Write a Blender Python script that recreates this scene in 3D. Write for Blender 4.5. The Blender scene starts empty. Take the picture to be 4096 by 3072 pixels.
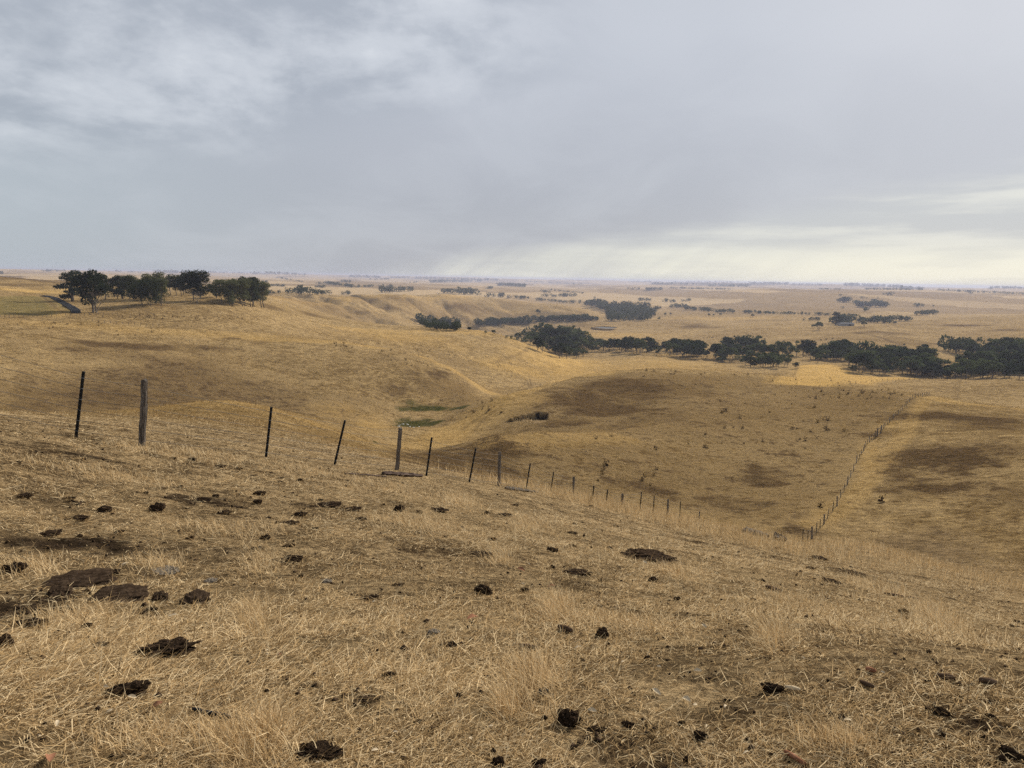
import bpy, math, random
import numpy as np
from mathutils import Matrix, Vector

# ------------------------------------------------------------------ camera
SC = bpy.context.scene
COL = SC.collection
EYE = np.array([0.0, 0.0, 120.0])
FPX = 2840.0                                  # focal length in pixels of the 4096 px photograph
PITCH, ROLL = math.radians(8.50), math.radians(1.03)
cF = np.array([0, math.cos(PITCH), -math.sin(PITCH)])
cR0 = np.array([1.0, 0, 0]); cU0 = np.array([0, math.sin(PITCH), math.cos(PITCH)])
cR = math.cos(ROLL)*cR0 + math.sin(ROLL)*cU0
cU = -math.sin(ROLL)*cR0 + math.cos(ROLL)*cU0
cam_d = bpy.data.cameras.new("camera"); cam = bpy.data.objects.new("camera", cam_d); COL.objects.link(cam)
M = Matrix(((cR[0], cU[0], -cF[0], EYE[0]), (cR[1], cU[1], -cF[1], EYE[1]), (cR[2], cU[2], -cF[2], EYE[2]), (0, 0, 0, 1)))
cam.matrix_world = M
cam_d.sensor_fit = 'HORIZONTAL'; cam_d.sensor_width = 36.0; cam_d.lens = 36.0*FPX/4096.0
cam_d.clip_start = 0.05; cam_d.clip_end = 90000.0
SC.camera = cam
SC.view_settings.view_transform = 'Standard'; SC.view_settings.look = 'None'
SC.view_settings.gamma = 1.0; SC.view_settings.exposure = 0.32; SC.view_settings.use_curve_mapping = False
SC.cycles.max_bounces = 5; SC.cycles.diffuse_bounces = 2; SC.cycles.volume_bounces = 1
SC.cycles.use_denoising = False; SC.cycles.denoiser = 'OPENIMAGEDENOISE'; SC.cycles.denoising_input_passes = 'RGB_ALBEDO_NORMAL'; SC.cycles.denoising_prefilter = 'ACCURATE'
SC.cycles.use_adaptive_sampling = True; SC.cycles.adaptive_threshold = 0.02

# ------------------------------------------------------------------ node expression helper
class E:
    """a socket with arithmetic"""
    nt = None
    def __init__(s, sock): s.s = sock
    @staticmethod
    def op(kind, *a):
        n = E.nt.nodes.new('ShaderNodeMath'); n.operation = kind
        for i, v in enumerate(a):
            if isinstance(v, E): E.nt.links.new(v.s, n.inputs[i])
            else: n.inputs[i].default_value = float(v)
        return E(n.outputs[0])
    def __add__(s, o): return E.op('ADD', s, o)
    __radd__ = __add__
    def __sub__(s, o): return E.op('SUBTRACT', s, o)
    def __rsub__(s, o): return E.op('SUBTRACT', o, s)
    def __mul__(s, o): return E.op('MULTIPLY', s, o)
    __rmul__ = __mul__
    def __truediv__(s, o): return E.op('DIVIDE', s, o)
    def clamp(s):
        r = E.op('ADD', s, 0.0); r.s.node.use_clamp = True; return r
def smooth(e, a, b, lo=0.0, hi=1.0):
    n = E.nt.nodes.new('ShaderNodeMapRange'); n.interpolation_type = 'SMOOTHSTEP'
    E.nt.links.new(e.s, n.inputs[0])
    for i, v in zip((1, 2, 3, 4), (a, b, lo, hi)): n.inputs[i].default_value = v
    return E(n.outputs[0])
def lin(e, a, b, lo=0.0, hi=1.0):
    n = E.nt.nodes.new('ShaderNodeMapRange'); E.nt.links.new(e.s, n.inputs[0])
    for i, v in zip((1, 2, 3, 4), (a, b, lo, hi)): n.inputs[i].default_value = v
    return E(n.outputs[0])
def vec(x, y, z):
    n = E.nt.nodes.new('ShaderNodeCombineXYZ')
    for i, v in enumerate((x, y, z)):
        if isinstance(v, E): E.nt.links.new(v.s, n.inputs[i])
        else: n.inputs[i].default_value = v
    return n.outputs[0]
def noise(v, scale, detail=4.0, rough=0.55, lac=2.0, dist=0.0):
    n = E.nt.nodes.new('ShaderNodeTexNoise'); n.inputs['Scale'].default_value = scale
    n.inputs['Detail'].default_value = detail; n.inputs['Roughness'].default_value = rough
    n.inputs['Lacunarity'].default_value = lac; n.inputs['Distortion'].default_value = dist
    if v is not None: E.nt.links.new(v, n.inputs['Vector'])
    return E(n.outputs[0])
def mix(fac, a, b):
    n = E.nt.nodes.new('ShaderNodeMix'); n.data_type = 'RGBA'; n.clamp_factor = True
    if isinstance(fac, E): E.nt.links.new(fac.s, n.inputs[0])
    else: n.inputs[0].default_value = fac
    for i, v in ((6, a), (7, b)):
        if isinstance(v, (tuple, list)): n.inputs[i].default_value = (*v[:3], 1.0)
        else: E.nt.links.new(v, n.inputs[i])
    return n.outputs[2]
def attr(name):
    n = E.nt.nodes.new('ShaderNodeAttribute'); n.attribute_name = name; return n
def sep(sock):
    n = E.nt.nodes.new('ShaderNodeSeparateXYZ'); E.nt.links.new(sock, n.inputs[0]); return [E(o) for o in n.outputs]
def scalev(sock, x, y, z):
    n = E.nt.nodes.new('ShaderNodeVectorMath'); n.operation = 'MULTIPLY'; E.nt.links.new(sock, n.inputs[0])
    n.inputs[1].default_value = (x, y, z); return n.outputs[0]

# ------------------------------------------------------------------ sky (overcast cloud deck over a clear-sky model)
HAZE = 0.0001
SUN_AZ, SUN_EL = math.radians(36.0), math.radians(30.0)      # azimuth from +Y towards +X
world = bpy.data.worlds.new("World"); SC.world = world; world.use_nodes = True
nt = world.node_tree; nt.nodes.clear(); E.nt = nt
wout = nt.nodes.new('ShaderNodeOutputWorld'); bg = nt.nodes.new('ShaderNodeBackground')
nt.links.new(bg.outputs[0], wout.inputs[0])
sky = nt.nodes.new('ShaderNodeTexSky'); sky.sky_type = 'NISHITA'; sky.sun_disc = False
sky.sun_elevation = SUN_EL; sky.sun_rotation = SUN_AZ
tc = nt.nodes.new('ShaderNodeTexCoord'); gen = tc.outputs['Generated']
dx, dy, dz = sep(gen)
az = E.op('ARCTAN2', dx, dy) * 57.2958
el = E.op('ARCSINE', dz.clamp() * 0.9999) * 57.2958
pl = vec(dx/(dz+0.34), dy/(dz+0.34), dz*1.2)                 # cloud-deck plane
n_big = noise(pl, 0.85, 5, 0.5, dist=0.4)
n_mid = noise(pl, 2.5, 7, 0.55, dist=0.5)
n_fine = noise(pl, 7.0, 6, 0.6)
strat = noise(scalev(gen, 3.0, 3.0, 26.0), 1.3, 6, 0.55)      # flat layers low in the west
# smooth rain-cloud body: paler blue at the left, mauve grey in the middle, paler again above
body = mix(smooth(az, -40, -6), (0.462, 0.515, 0.568), (0.435, 0.456, 0.512))
body = mix(smooth(az, 4, 38, 0, 0.75), body, (0.52, 0.552, 0.615))
body = mix(smooth(el + (n_big-0.5)*12, 4.5, 20.0, 0, 0.75), body, (0.585, 0.62, 0.685))
body = mix(smooth(n_mid*0.6 + n_big*0.4, 0.42, 0.62, 0.0, 0.20), body, (0.68, 0.71, 0.765))
# lumpy cloud at upper left: dark mass with torn bright rims
lump = smooth(el + az*(-0.26) + (n_big-0.5)*9, 12.0, 19.0) * smooth(az + (n_mid-0.5)*12, -6.0, 8.0, 1.0, 0.0)
lumpcol = mix(smooth(n_mid*0.62 + n_fine*0.38, 0.40, 0.60), (0.36, 0.40, 0.465), (0.66, 0.695, 0.75))
lumpcol = mix(smooth(n_fine*0.5 + n_mid*0.5, 0.57, 0.67), lumpcol, (0.78, 0.81, 0.85))
body = mix(lump*0.66, body, lumpcol)
# brighter band below the edge of the rain cloud, rising to the right
edge = lin(az, -11.0, 36.0, 0.5, 8.2) + (n_mid-0.5)*1.4 + (strat-0.5)*1.4
below = smooth(el - edge, -1.9, 0.7, 1.0, 0.0) * smooth(az, -17, -5)
streak = noise(vec(az*0.30 - el*0.42, el*0.035, 0.0), 1.0, 3, 0.5)          # slanting rain shafts
shaft = smooth(streak, 0.30, 0.70) * smooth(az, -8, 14, 0.9, 0.4)
band = mix(smooth(strat, 0.40, 0.62), (0.52, 0.55, 0.585), (0.70, 0.715, 0.69))
low = mix(smooth(strat, 0.38, 0.56), (0.72, 0.735, 0.685), (0.83, 0.835, 0.74))
band = mix(smooth(el + (strat-0.5)*1.8, 1.3, 3.6, 1.0, 0.0) * smooth(az, -10, 16, 0.7, 1.0), band, low)
band = mix(shaft*smooth(az, 14, 30, 0.75, 0.0), band, (0.50, 0.52, 0.555))
cloud = mix(below, body, band)
# sky dimmed overhead and behind, out of view, to shape light on the land
up = nt.nodes.new('ShaderNodeVectorMath'); up.operation = 'SCALE'
E.nt = nt
SKYN = nt.nodes.new('ShaderNodeVectorMath'); SKYN.operation = 'SCALE'; nt.links.new(sky.outputs[0], SKYN.inputs[0]); SKYN.inputs['Scale'].default_value = 0.10
tot = mix(0.93, SKYN.outputs[0], cloud)
nt.links.new(tot, up.inputs[0]); nt.links.new((smooth(el, 22.0, 50.0, 1.0, 0.80)*smooth(dy, -0.3, 0.3, 0.95, 1.0)).s, up.inputs['Scale'])
nt.links.new(up.outputs[0], bg.inputs[0]); bg.inputs[1].default_value = 0.80
world.cycles.sampling_method = 'MANUAL'; world.cycles.sample_map_resolution = 512

sun_d = bpy.data.lights.new("sun", 'SUN'); sun_d.energy = 4.6; sun_d.angle = math.radians(10); sun_d.color = (1.0, 0.93, 0.83)
sun = bpy.data.objects.new("sun", sun_d); COL.objects.link(sun)
sv = Vector((math.sin(SUN_AZ)*math.cos(SUN_EL), math.cos(SUN_AZ)*math.cos(SUN_EL), math.sin(SUN_EL)))
sun.rotation_euler = (-sv).to_track_quat('-Z', 'Y').to_euler(); sun.location = (60, 80, 260)

# ------------------------------------------------------------------ helpers
rng = np.random.default_rng(11); random.seed(5)
def tag(o, label=None, cat=None, group=None, kind=None):
    if label: o['label'] = label
    if cat: o['category'] = cat
    if group: o['group'] = group
    if kind: o['kind'] = kind
    return o
def mesh_np(name, V, F, mat, parent=None, smooth_=True, link=True):
    """V (n,3); F (m,k) all the same size, or a list of faces"""
    me = bpy.data.meshes.new(name)
    V = np.asarray(V, dtype=np.float32)
    if isinstance(F, np.ndarray):
        m, k = F.shape
        me.vertices.add(len(V)); me.vertices.foreach_set('co', V.ravel())
        me.loops.add(m*k); me.loops.foreach_set('vertex_index', F.astype(np.int32).ravel())
        me.polygons.add(m); me.polygons.foreach_set('loop_start', np.arange(0, m*k, k, dtype=np.int32))
        me.update(calc_edges=True)
    else:
        me.from_pydata(V.tolist(), [], F); me.update()
    if smooth_: me.polygons.foreach_set('use_smooth', np.ones(len(me.polygons), dtype=bool))
    if mat: me.materials.append(mat)
    if not link: return me
    o = bpy.data.objects.new(name, me); COL.objects.link(o)
    if parent: o.parent = parent
    return o
def empty(name, loc=(0, 0, 0), rz=0.0):
    o = bpy.data.objects.new(name, None); COL.objects.link(o); o.location = loc; o.rotation_euler = (0, 0, rz)
    o.empty_display_size = 0.2
    return o
def obj(name, me, parent=None, loc=None, rz=None):
    o = bpy.data.objects.new(name, me); COL.objects.link(o)
    if parent: o.parent = parent
    if loc is not None: o.location = loc
    if rz is not None: o.rotation_euler = (0, 0, rz)
    return o
def add_attr(me, name, arr, kind='FLOAT'):
    a = me.attributes.new(name, kind, 'POINT'); a.data.foreach_set('value' if kind == 'FLOAT' else 'color', np.asarray(arr, dtype=np.float32).ravel())
class MB:
    """collects tubes, boxes and blades into one mesh"""
    def __init__(s): s.v = []; s.f = []
    def tube(s, pts, rad, n=6, cap=True):
        pts = [Vector(p) for p in pts]; base = len(s.v)
        if not hasattr(rad, '__len__'): rad = [rad]*len(pts)
        for i, p in enumerate(pts):
            d = (pts[min(i+1, len(pts)-1)] - pts[max(i-1, 0)]).normalized()
            a = d.cross(Vector((0, 0, 1)));  a = d.cross(Vector((1, 0, 0))) if a.length < 0.1 else a
            a.normalize(); b = d.cross(a)
            for k in range(n):
                t = 2*math.pi*k/n; s.v.append(p + (a*math.cos(t) + b*math.sin(t))*rad[i])
        for i in range(len(pts)-1):
            for k in range(n):
                s.f.append((base+i*n+k, base+i*n+(k+1) % n, base+(i+1)*n+(k+1) % n, base+(i+1)*n+k))
        if cap:
            s.f.append(tuple(base+k for k in reversed(range(n)))); s.f.append(tuple(base+(len(pts)-1)*n+k for k in range(n)))
    def box(s, c, sx, sy, sz, rz=0.0):
        b = len(s.v); cs, sn = math.cos(rz), math.sin(rz)
        for z in (-1, 1):
            for x, y in ((-1, -1), (1, -1), (1, 1), (-1, 1)):
                X, Y = x*sx/2, y*sy/2
                s.v.append(Vector((c[0]+X*cs-Y*sn, c[1]+X*sn+Y*cs, c[2]+z*sz/2)))
        for q in ((3, 2, 1, 0), (4, 5, 6, 7), (0, 1, 5, 4), (1, 2, 6, 5), (2, 3, 7, 6), (3, 0, 4, 7)): s.f.append(tuple(b+i for i in q))
    def poly(s, pts):
        b = len(s.v); s.v += [Vector(p) for p in pts]; s.f.append(tuple(range(b, b+len(pts))))
    def mesh(s, name, mat, smooth_=True): return mesh_np(name, [tuple(v) for v in s.v], s.f, mat, smooth_=smooth_, link=False)
    def build(s, name, mat, parent=None, smooth_=True): return mesh_np(name, [tuple(v) for v in s.v], s.f, mat, parent, smooth_)

# ------------------------------------------------------------------ terrain: 3-D survey points -> one smooth surface
def pix_dir(x, y):
    a = (np.asarray(x, float)-2048)/FPX; b = (1536-np.asarray(y, float))/FPX
    return cF[None]*1.0 + a[..., None]*cR[None] + b[..., None]*cU[None]
SURVEY = """
-500 1640 16 | -500 1700 12 | -500 1660 200 | -500 1450 270 | -500 1300 350 | -500 1200 450 | -500 1100 900 | -500 1075 4000 | -500 1050 14000
0 1700 16 | 0 1668 21 | 0 1662 70 | 0 1645 190 | 0 1480 250 | 0 1300 340 | 0 1258 400 | 0 1185 520 | 0 1108 900 | 0 1125 2000 | 0 1098 4000 | 0 1073 13000
300 1745 15.5 | 300 1690 24 | 300 1660 80 | 300 1668 130 | 300 1630 205 | 300 1480 260 | 300 1310 345 | 300 1262 395 | 300 1240 430 | 300 1178 640 | 300 1135 1000 | 300 1130 2000 | 300 1103 4000 | 300 1078 13000
570 1784 15.9 | 570 1710 30 | 570 1640 85 | 570 1665 130 | 570 1640 205 | 570 1480 265 | 570 1322 350 | 570 1290 380 | 570 1225 440 | 570 1195 520 | 570 1165 800 | 570 1135 2000 | 570 1107 4000 | 570 1083 13000
900 1800 18 | 900 1740 30 | 900 1605 92 | 900 1640 135 | 900 1660 200 | 900 1490 270 | 900 1340 350 | 900 1300 390 | 900 1215 470 | 900 1180 600 | 900 1165 1000 | 900 1140 2200 | 900 1115 4500 | 900 1088 13000
1100 1830 18.5 | 1100 1780 28 | 1100 1640 95 | 1100 1665 135 | 1100 1672 205 | 1100 1500 270 | 1100 1352 350 | 1100 1300 430 | 1100 1240 560 | 1100 1195 900 | 1100 1162 1700 | 1100 1145 2500 | 1100 1120 5000 | 1100 1093 13000
1357 1858 20.5 | 1357 1825 26 | 1357 1740 90 | 1357 1690 135 | 1357 1690 200 | 1357 1520 265 | 1357 1364 345 | 1357 1372 390 | 1357 1308 520 | 1357 1275 900 | 1357 1186 1350 | 1357 1194 1750 | 1357 1166 2100 | 1357 1150 2600 | 1357 1125 5500 | 1357 1101 13000
1593 1880 22.3 | 1593 1855 28 | 1593 1840 80 | 1593 1790 135 | 1593 1720 185 | 1593 1665 228 | 1593 1520 270 | 1593 1405 330 | 1593 1430 380 | 1593 1380 450 | 1593 1316 560 | 1593 1310 1000 | 1593 1255 1200 | 1593 1180 1450 | 1593 1192 1800 | 1593 1168 2300 | 1593 1155 2700 | 1593 1130 5500 | 1593 1107 13000
1800 1905 24.4 | 1800 1895 30 | 1800 1895 85 | 1800 1790 125 | 1800 1770 150 | 1800 1700 190 | 1800 1655 230 | 1800 1560 270 | 1800 1468 310 | 1800 1500 370 | 1800 1420 450 | 1800 1321 580 | 1800 1325 1000 | 1800 1300 1350 | 1800 1250 1450 | 1800 1180 1650 | 1800 1196 1950 | 1800 1172 2500 | 1800 1150 3500 | 1800 1135 6000 | 1800 1112 13000
1995 1942 27.5 | 1995 1928 34 | 1995 1935 95 | 1995 1752 118 | 1995 1765 150 | 1995 1680 180 | 1995 1590 210 | 1995 1600 260 | 1995 1575 330 | 1995 1480 430 | 1995 1345 590 | 1995 1350 900 | 1995 1303 1450 | 1995 1260 1550 | 1995 1195 1750 | 1995 1214 2050 | 1995 1180 2800 | 1995 1155 3800 | 1995 1138 6500 | 1995 1116 13000
2200 1968 32.4 | 2200 1960 42 | 2200 1960 95 | 2200 1742 125 | 2200 1745 152 | 2200 1650 180 | 2200 1540 235 | 2200 1540 330 | 2200 1520 430 | 2200 1418 570 | 2200 1440 640 | 2200 1370 860 | 2200 1325 1150 | 2200 1290 1450 | 2200 1265 1540 | 2200 1215 1720 | 2200 1242 2000 | 2200 1212 2600 | 2200 1180 3200 | 2200 1157 4500 | 2200 1140 7500 | 2200 1121 13000
2420 2012 41 | 2420 2008 50 | 2420 2005 92 | 2420 1735 135 | 2420 1730 155 | 2420 1590 210 | 2420 1488 278 | 2420 1510 380 | 2420 1475 520 | 2420 1440 660 | 2420 1390 820 | 2420 1340 1080 | 2420 1290 1450 | 2420 1262 1750 | 2420 1228 2200 | 2420 1195 3000 | 2420 1175 3800 | 2420 1158 4800 | 2420 1140 8000 | 2420 1126 13000
2670 2062 58 | 2670 2066 70 | 2670 2030 92 | 2670 1900 112 | 2670 1720 150 | 2670 1600 205 | 2670 1484 282 | 2670 1500 400 | 2670 1465 540 | 2670 1425 690 | 2670 1395 820 | 2670 1340 1080 | 2670 1290 1450 | 2670 1250 1900 | 2670 1235 2250 | 2670 1210 2700 | 2670 1180 3800 | 2670 1160 4800 | 2670 1140 8000 | 2670 1131 13000
2950 2120 62 | 2950 2125 76 | 2950 2060 92 | 2950 1900 118 | 2950 1700 165 | 2950 1570 235 | 2950 1496 292 | 2950 1512 400 | 2950 1490 520 | 2950 1450 660 | 2950 1410 780 | 2950 1370 920 | 2950 1345 1000 | 2950 1310 1200 | 2950 1285 1500 | 2950 1245 2000 | 2950 1230 2500 | 2950 1195 3000 | 2950 1168 3600 | 2950 1160 5000 | 2950 1142 8500 | 2950 1133 13000
3237 2172 52 | 3237 2182 64 | 3237 2155 78 | 3237 2060 90 | 3237 1900 122 | 3237 1700 172 | 3237 1590 235 | 3237 1520 305 | 3237 1528 420 | 3237 1490 520 | 3237 1450 640 | 3237 1410 760 | 3237 1370 880 | 3237 1320 1100 | 3237 1280 1450 | 3237 1250 1900 | 3237 1230 2400 | 3237 1195 2900 | 3237 1166 3600 | 3237 1158 5500 | 3237 1145 9000 | 3237 1138 13000
3500 2190 55 | 3500 2195 75 | 3500 2120 88 | 3500 1950 112 | 3500 1750 155 | 3500 1620 215 | 3500 1548 290 | 3500 1550 360 | 3500 1530 430 | 3500 1500 560 | 3500 1450 660 | 3500 1410 740 | 3500 1370 860 | 3500 1320 1080 | 3500 1285 1450 | 3500 1250 1900 | 3500 1235 2400 | 3500 1195 3000 | 3500 1165 3800 | 3500 1158 6000 | 3500 1150 9000 | 3500 1143 13000
3750 2265 46 | 3750 2270 66 | 3750 2180 82 | 3750 1980 108 | 3750 1750 152 | 3750 1640 205 | 3750 1590 260 | 3750 1602 330 | 3750 1560 400 | 3750 1522 500 | 3750 1500 600 | 3750 1440 690 | 3750 1405 800 | 3750 1350 1000 | 3750 1310 1250 | 3750 1268 1700 | 3750 1252 2300 | 3750 1200 3100 | 3750 1170 4000 | 3750 1163 6500 | 3750 1153 9500 | 3750 1149 13000
4096 2352 36 | 4096 2358 54 | 4096 2240 76 | 4096 2020 104 | 4096 1760 150 | 4096 1672 200 | 4096 1632 250 | 4096 1640 300 | 4096 1575 390 | 4096 1528 480 | 4096 1500 600 | 4096 1450 680 | 4096 1405 790 | 4096 1340 1000 | 4096 1300 1300 | 4096 1262 1700 | 4096 1250 2300 | 4096 1200 3200 | 4096 1175 4200 | 4096 1166 7000 | 4096 1156 9500 | 4096 1152 13000
4600 2450 30 | 4600 2450 44 | 4600 2300 72 | 4600 2050 104 | 4600 1780 150 | 4600 1650 240 | 4600 1580 390 | 4600 1520 540 | 4600 1450 680 | 4600 1340 1000 | 4600 1270 1700 | 4600 1200 3300 | 4600 1165 7500 | 4600 1158 13000
2330 1290 1450 | 2330 1232 1680 | 2330 1252 1900 | 2330 1215 2500
"""
ctl = []
for tok in SURVEY.replace('\n', '|').split('|'):
    if tok.strip(): ctl.append([float(q) for q in tok.split()])
ctl = np.array(ctl)
# the near hill under and in front of the photographer
for px, py, rr in [(-500, 3072, 2.3), (0, 3072, 2.35), (700, 3072, 2.25), (1400, 3072, 2.2), (2048, 3072, 2.2), (2700, 3072, 2.25), (3400, 3072, 2.35), (4096, 3072, 2.6), (4600, 3072, 3.0),
                   (0, 2500, 4.6), (700, 2500, 4.2), (1400, 2500, 4.05), (2048, 2500, 4.1), (2700, 2500, 4.5), (3400, 2500, 5.4), (4096, 2600, 7.5), (-500, 2500, 4.9), (4600, 2650, 8),
                   (0, 2050, 8.3), (700, 2050, 9.0), (1400, 2050, 10.0), (2048, 2150, 9.6), (2700, 2250, 9.6), (3400, 2350, 10.5), (4096, 2460, 15), (-500, 2000, 8.0),
                   (1995, 2020, 16.5), (2500, 2110, 19), (3000, 2200, 23), (3500, 2290, 23), (2600, 2070, 34), (3100, 2160, 40), (3750, 2330, 25)]:
    ctl = np.vstack([ctl, [px, py, rr]])
D = pix_dir(ctl[:, 0], ctl[:, 1]); hyp = np.hypot(D[:, 0], D[:, 1])
cu = np.arctan2(D[:, 0], D[:, 1]); ct = D[:, 2]/hyp; cv = np.log(ctl[:, 2])
# underfoot and beyond the frame
extra = []
for a in (-1.2, -0.8, -0.4, 0, 0.4, 0.8, 1.2): extra += [(a, math.log(0.7), -1.58/0.7), (a, math.log(1.3), -1.62/1.3)]
extra = np.array(extra); cu = np.r_[cu, extra[:, 0]]; cv = np.r_[cv, extra[:, 1]]; ct = np.r_[ct, extra[:, 2]]
KU = 2.6
def flat(t, v):   # work with height relative to a gentle reference, in units that grow slower than distance
    return t
def tps_k(d2): return 0.5*d2*np.log(d2+1e-12)
P = np.c_[cu*KU, cv]; n = len(P)
# interpolate the angle below the eye with the underfoot trend removed
def trend(v): return -1.6*np.exp(-v)
A = np.zeros((n+3, n+3)); d2 = ((P[:, None]-P[None])**2).sum(-1); A[:n, :n] = tps_k(d2) + np.eye(n)*2e-4
A[:n, n] = 1; A[:n, n+1:] = P; A[n:, :n] = A[:n, n:].T
wts = np.linalg.solve(A, np.r_[ct-trend(cv), 0, 0, 0])
def surf_t(u, v):
    out = np.empty(u.shape, np.float64).ravel(); uu = (np.clip(u, -1.15, 1.15)*KU).ravel(); vv = v.ravel()
    for s in range(0, len(out), 20000):
        q = slice(s, s+20000); dd = (uu[q, None]-P[None, :, 0])**2 + (vv[q, None]-P[None, :, 1])**2
        out[q] = tps_k(dd) @ wts[:n] + wts[n] + wts[n+1]*uu[q] + wts[n+2]*vv[q]
    return out.reshape(u.shape) + trend(v)
# value noise in metres
_perm = rng.random((256, 256))
def vnoise(x, y):
    xi = np.floor(x).astype(int); yi = np.floor(y).astype(int); fx = x-xi; fy = y-yi
    fx = fx*fx*(3-2*fx); fy = fy*fy*(3-2*fy)
    g = lambda a, b: _perm[a % 256, b % 256]
    return (g(xi, yi)*(1-fx)+g(xi+1, yi)*fx)*(1-fy) + (g(xi, yi+1)*(1-fx)+g(xi+1, yi+1)*fx)*fy - 0.5
def fbm(x, y, oct_=4, rough=0.5):
    s = 0; a = 1.0
    for k in range(oct_):
        s = s + a*vnoise(x*2**k + 17.3*k, y*2**k + 5.1*k); a *= rough
    return s
def sstep(x, a, b): t = np.clip((x-a)/(b-a), 0, 1); return t*t*(3-2*t)

NC, azmax = 1480, 1.12
AZ = np.linspace(-azmax, azmax, NC)
vs = [math.log(0.45)]
while vs[-1] < math.log(15500):
    r = math.exp(vs[-1]); vs.append(vs[-1] + (0.010 if r < 60 else 0.006 if r < 420 else 0.009 if r < 3000 else 0.02))
VS = np.array(vs); NR = len(VS)
UU, VV = np.meshgrid(AZ, VS, indexing='ij')
# the spline is smooth: solve it on a coarser lattice, then resample cubically along both axes
cA = np.linspace(-azmax, azmax, 540); cV = np.linspace(VS[0], VS[-1], 420)
Tc = surf_t(*np.meshgrid(cA, cV, indexing='ij'))
def cubic(tab, x0, h, xs, axis):
    tab = np.moveaxis(tab, axis, 0); f = (xs-x0)/h; i = np.clip(np.floor(f).astype(int), 1, len(tab)-3); t = (f-i)[:, None]
    p0, p1, p2, p3 = tab[i-1], tab[i], tab[i+1], tab[i+2]
    o = p1 + 0.5*t*(p2-p0 + t*(2*p0-5*p1+4*p2-p3 + t*(3*(p1-p2)+p3-p0)))
    return np.moveaxis(o, 0, axis)
TT = cubic(cubic(Tc, cA[0], cA[1]-cA[0], AZ, 0), cV[0], cV[1]-cV[0], VS, 1)
RR = np.exp(VV); GX = RR*np.sin(UU); GY = RR*np.cos(UU); GZ = EYE[2] + TT*RR
# natural roughness, scaled to what the land has at each distance
GZ += 0.030*fbm(GX*1.9, GY*1.9, 3)*sstep(RR, 1.5, 4)*(1-sstep(RR, 40, 90)) + 0.10*fbm(GX/2.6, GY/2.6, 3)*sstep(RR, 6, 25)*(1-0.0*RR)
GZ += 0.9*fbm(GX/16, GY/16, 4)*sstep(RR, 70, 160) + 3.6*fbm(GX/75, GY/75, 4)*sstep(RR, 200, 600)
gul = np.abs(fbm((GX*0.85+GY*0.5)/95, (GY*0.85-GX*0.5)/330, 4))
gul2 = np.abs(fbm((GX*0.9+GY*0.3)/38, (GY*0.9-GX*0.5)/130, 3))
GZ -= (30*(0.28-np.clip(gul, 0, 0.28)) + 9*(0.22-np.clip(gul2, 0, 0.22)))*sstep(RR, 800, 1000)*(1-sstep(RR, 1500, 1800))*sstep(-UU, -0.13, -0.03)*sstep(UU, -0.42, -0.33)
GZ += 19*(fbm(GX/420, GY/420, 4)-.1)*sstep(RR, 2200, 4500) + 44*(fbm(GX/1500, GY/1500, 4)-.3)*sstep(RR, 5000, 10000)
far_top = EYE[2]-1.0
GZ = np.where(RR > 1500, np.where(GZ > far_top-6, far_top-6*np.exp(-np.maximum(GZ-far_top+6, 0)/6), GZ), GZ)
TT = (GZ-EYE[2])/RR
def ground_z(x, y):
    """bilinear height of the ground below world point(s)"""
    x = np.asarray(x, float); y = np.asarray(y, float)
    fa = (np.arctan2(x, y)+azmax)/(AZ[1]-AZ[0]); r = np.hypot(x, y); v = np.log(np.maximum(r, 0.46))
    i = np.clip(fa.astype(int), 0, NC-2); ta = np.clip(fa-i, 0, 1)
    j = np.clip(np.searchsorted(VS, v)-1, 0, NR-2); tv = np.clip((r-np.exp(VS[j]))/(np.exp(VS[j+1])-np.exp(VS[j])), 0, 1)
    return (GZ[i, j]*(1-ta)+GZ[i+1, j]*ta)*(1-tv) + (GZ[i, j+1]*(1-ta)+GZ[i+1, j+1]*ta)*tv
def hit(px, py, rmin=0.0):
    """first point of the ground on the sight line through a photograph pixel"""
    d = pix_dir(px, py); d = d if d.ndim == 1 else d[0]
    a = math.atan2(d[0], d[1]); t = d[2]/math.hypot(d[0], d[1])
    f = np.clip((a+azmax)/(AZ[1]-AZ[0]), 0, NC-1.001); i = int(f); w = f-i
    prof = TT[i]*(1-w)+TT[i+1]*w
    k = np.nonzero((prof >= t) & (VS > math.log(max(rmin, 0.01))))[0]
    k = k[0] if len(k) else NR-1
    if k > 0:
        s = (t-prof[k-1])/max(prof[k]-prof[k-1], 1e-9); v = VS[k-1]+np.clip(s, 0, 1)*(VS[k]-VS[k-1])
    else: v = VS[0]
    r = math.exp(v); x, y = r*math.sin(a), r*math.cos(a)
    return np.array([x, y, float(ground_z(x, y))])
def mpp(p): return math.hypot(p[0], p[1])/FPX*1.0        # metres per photograph pixel at a point
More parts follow.
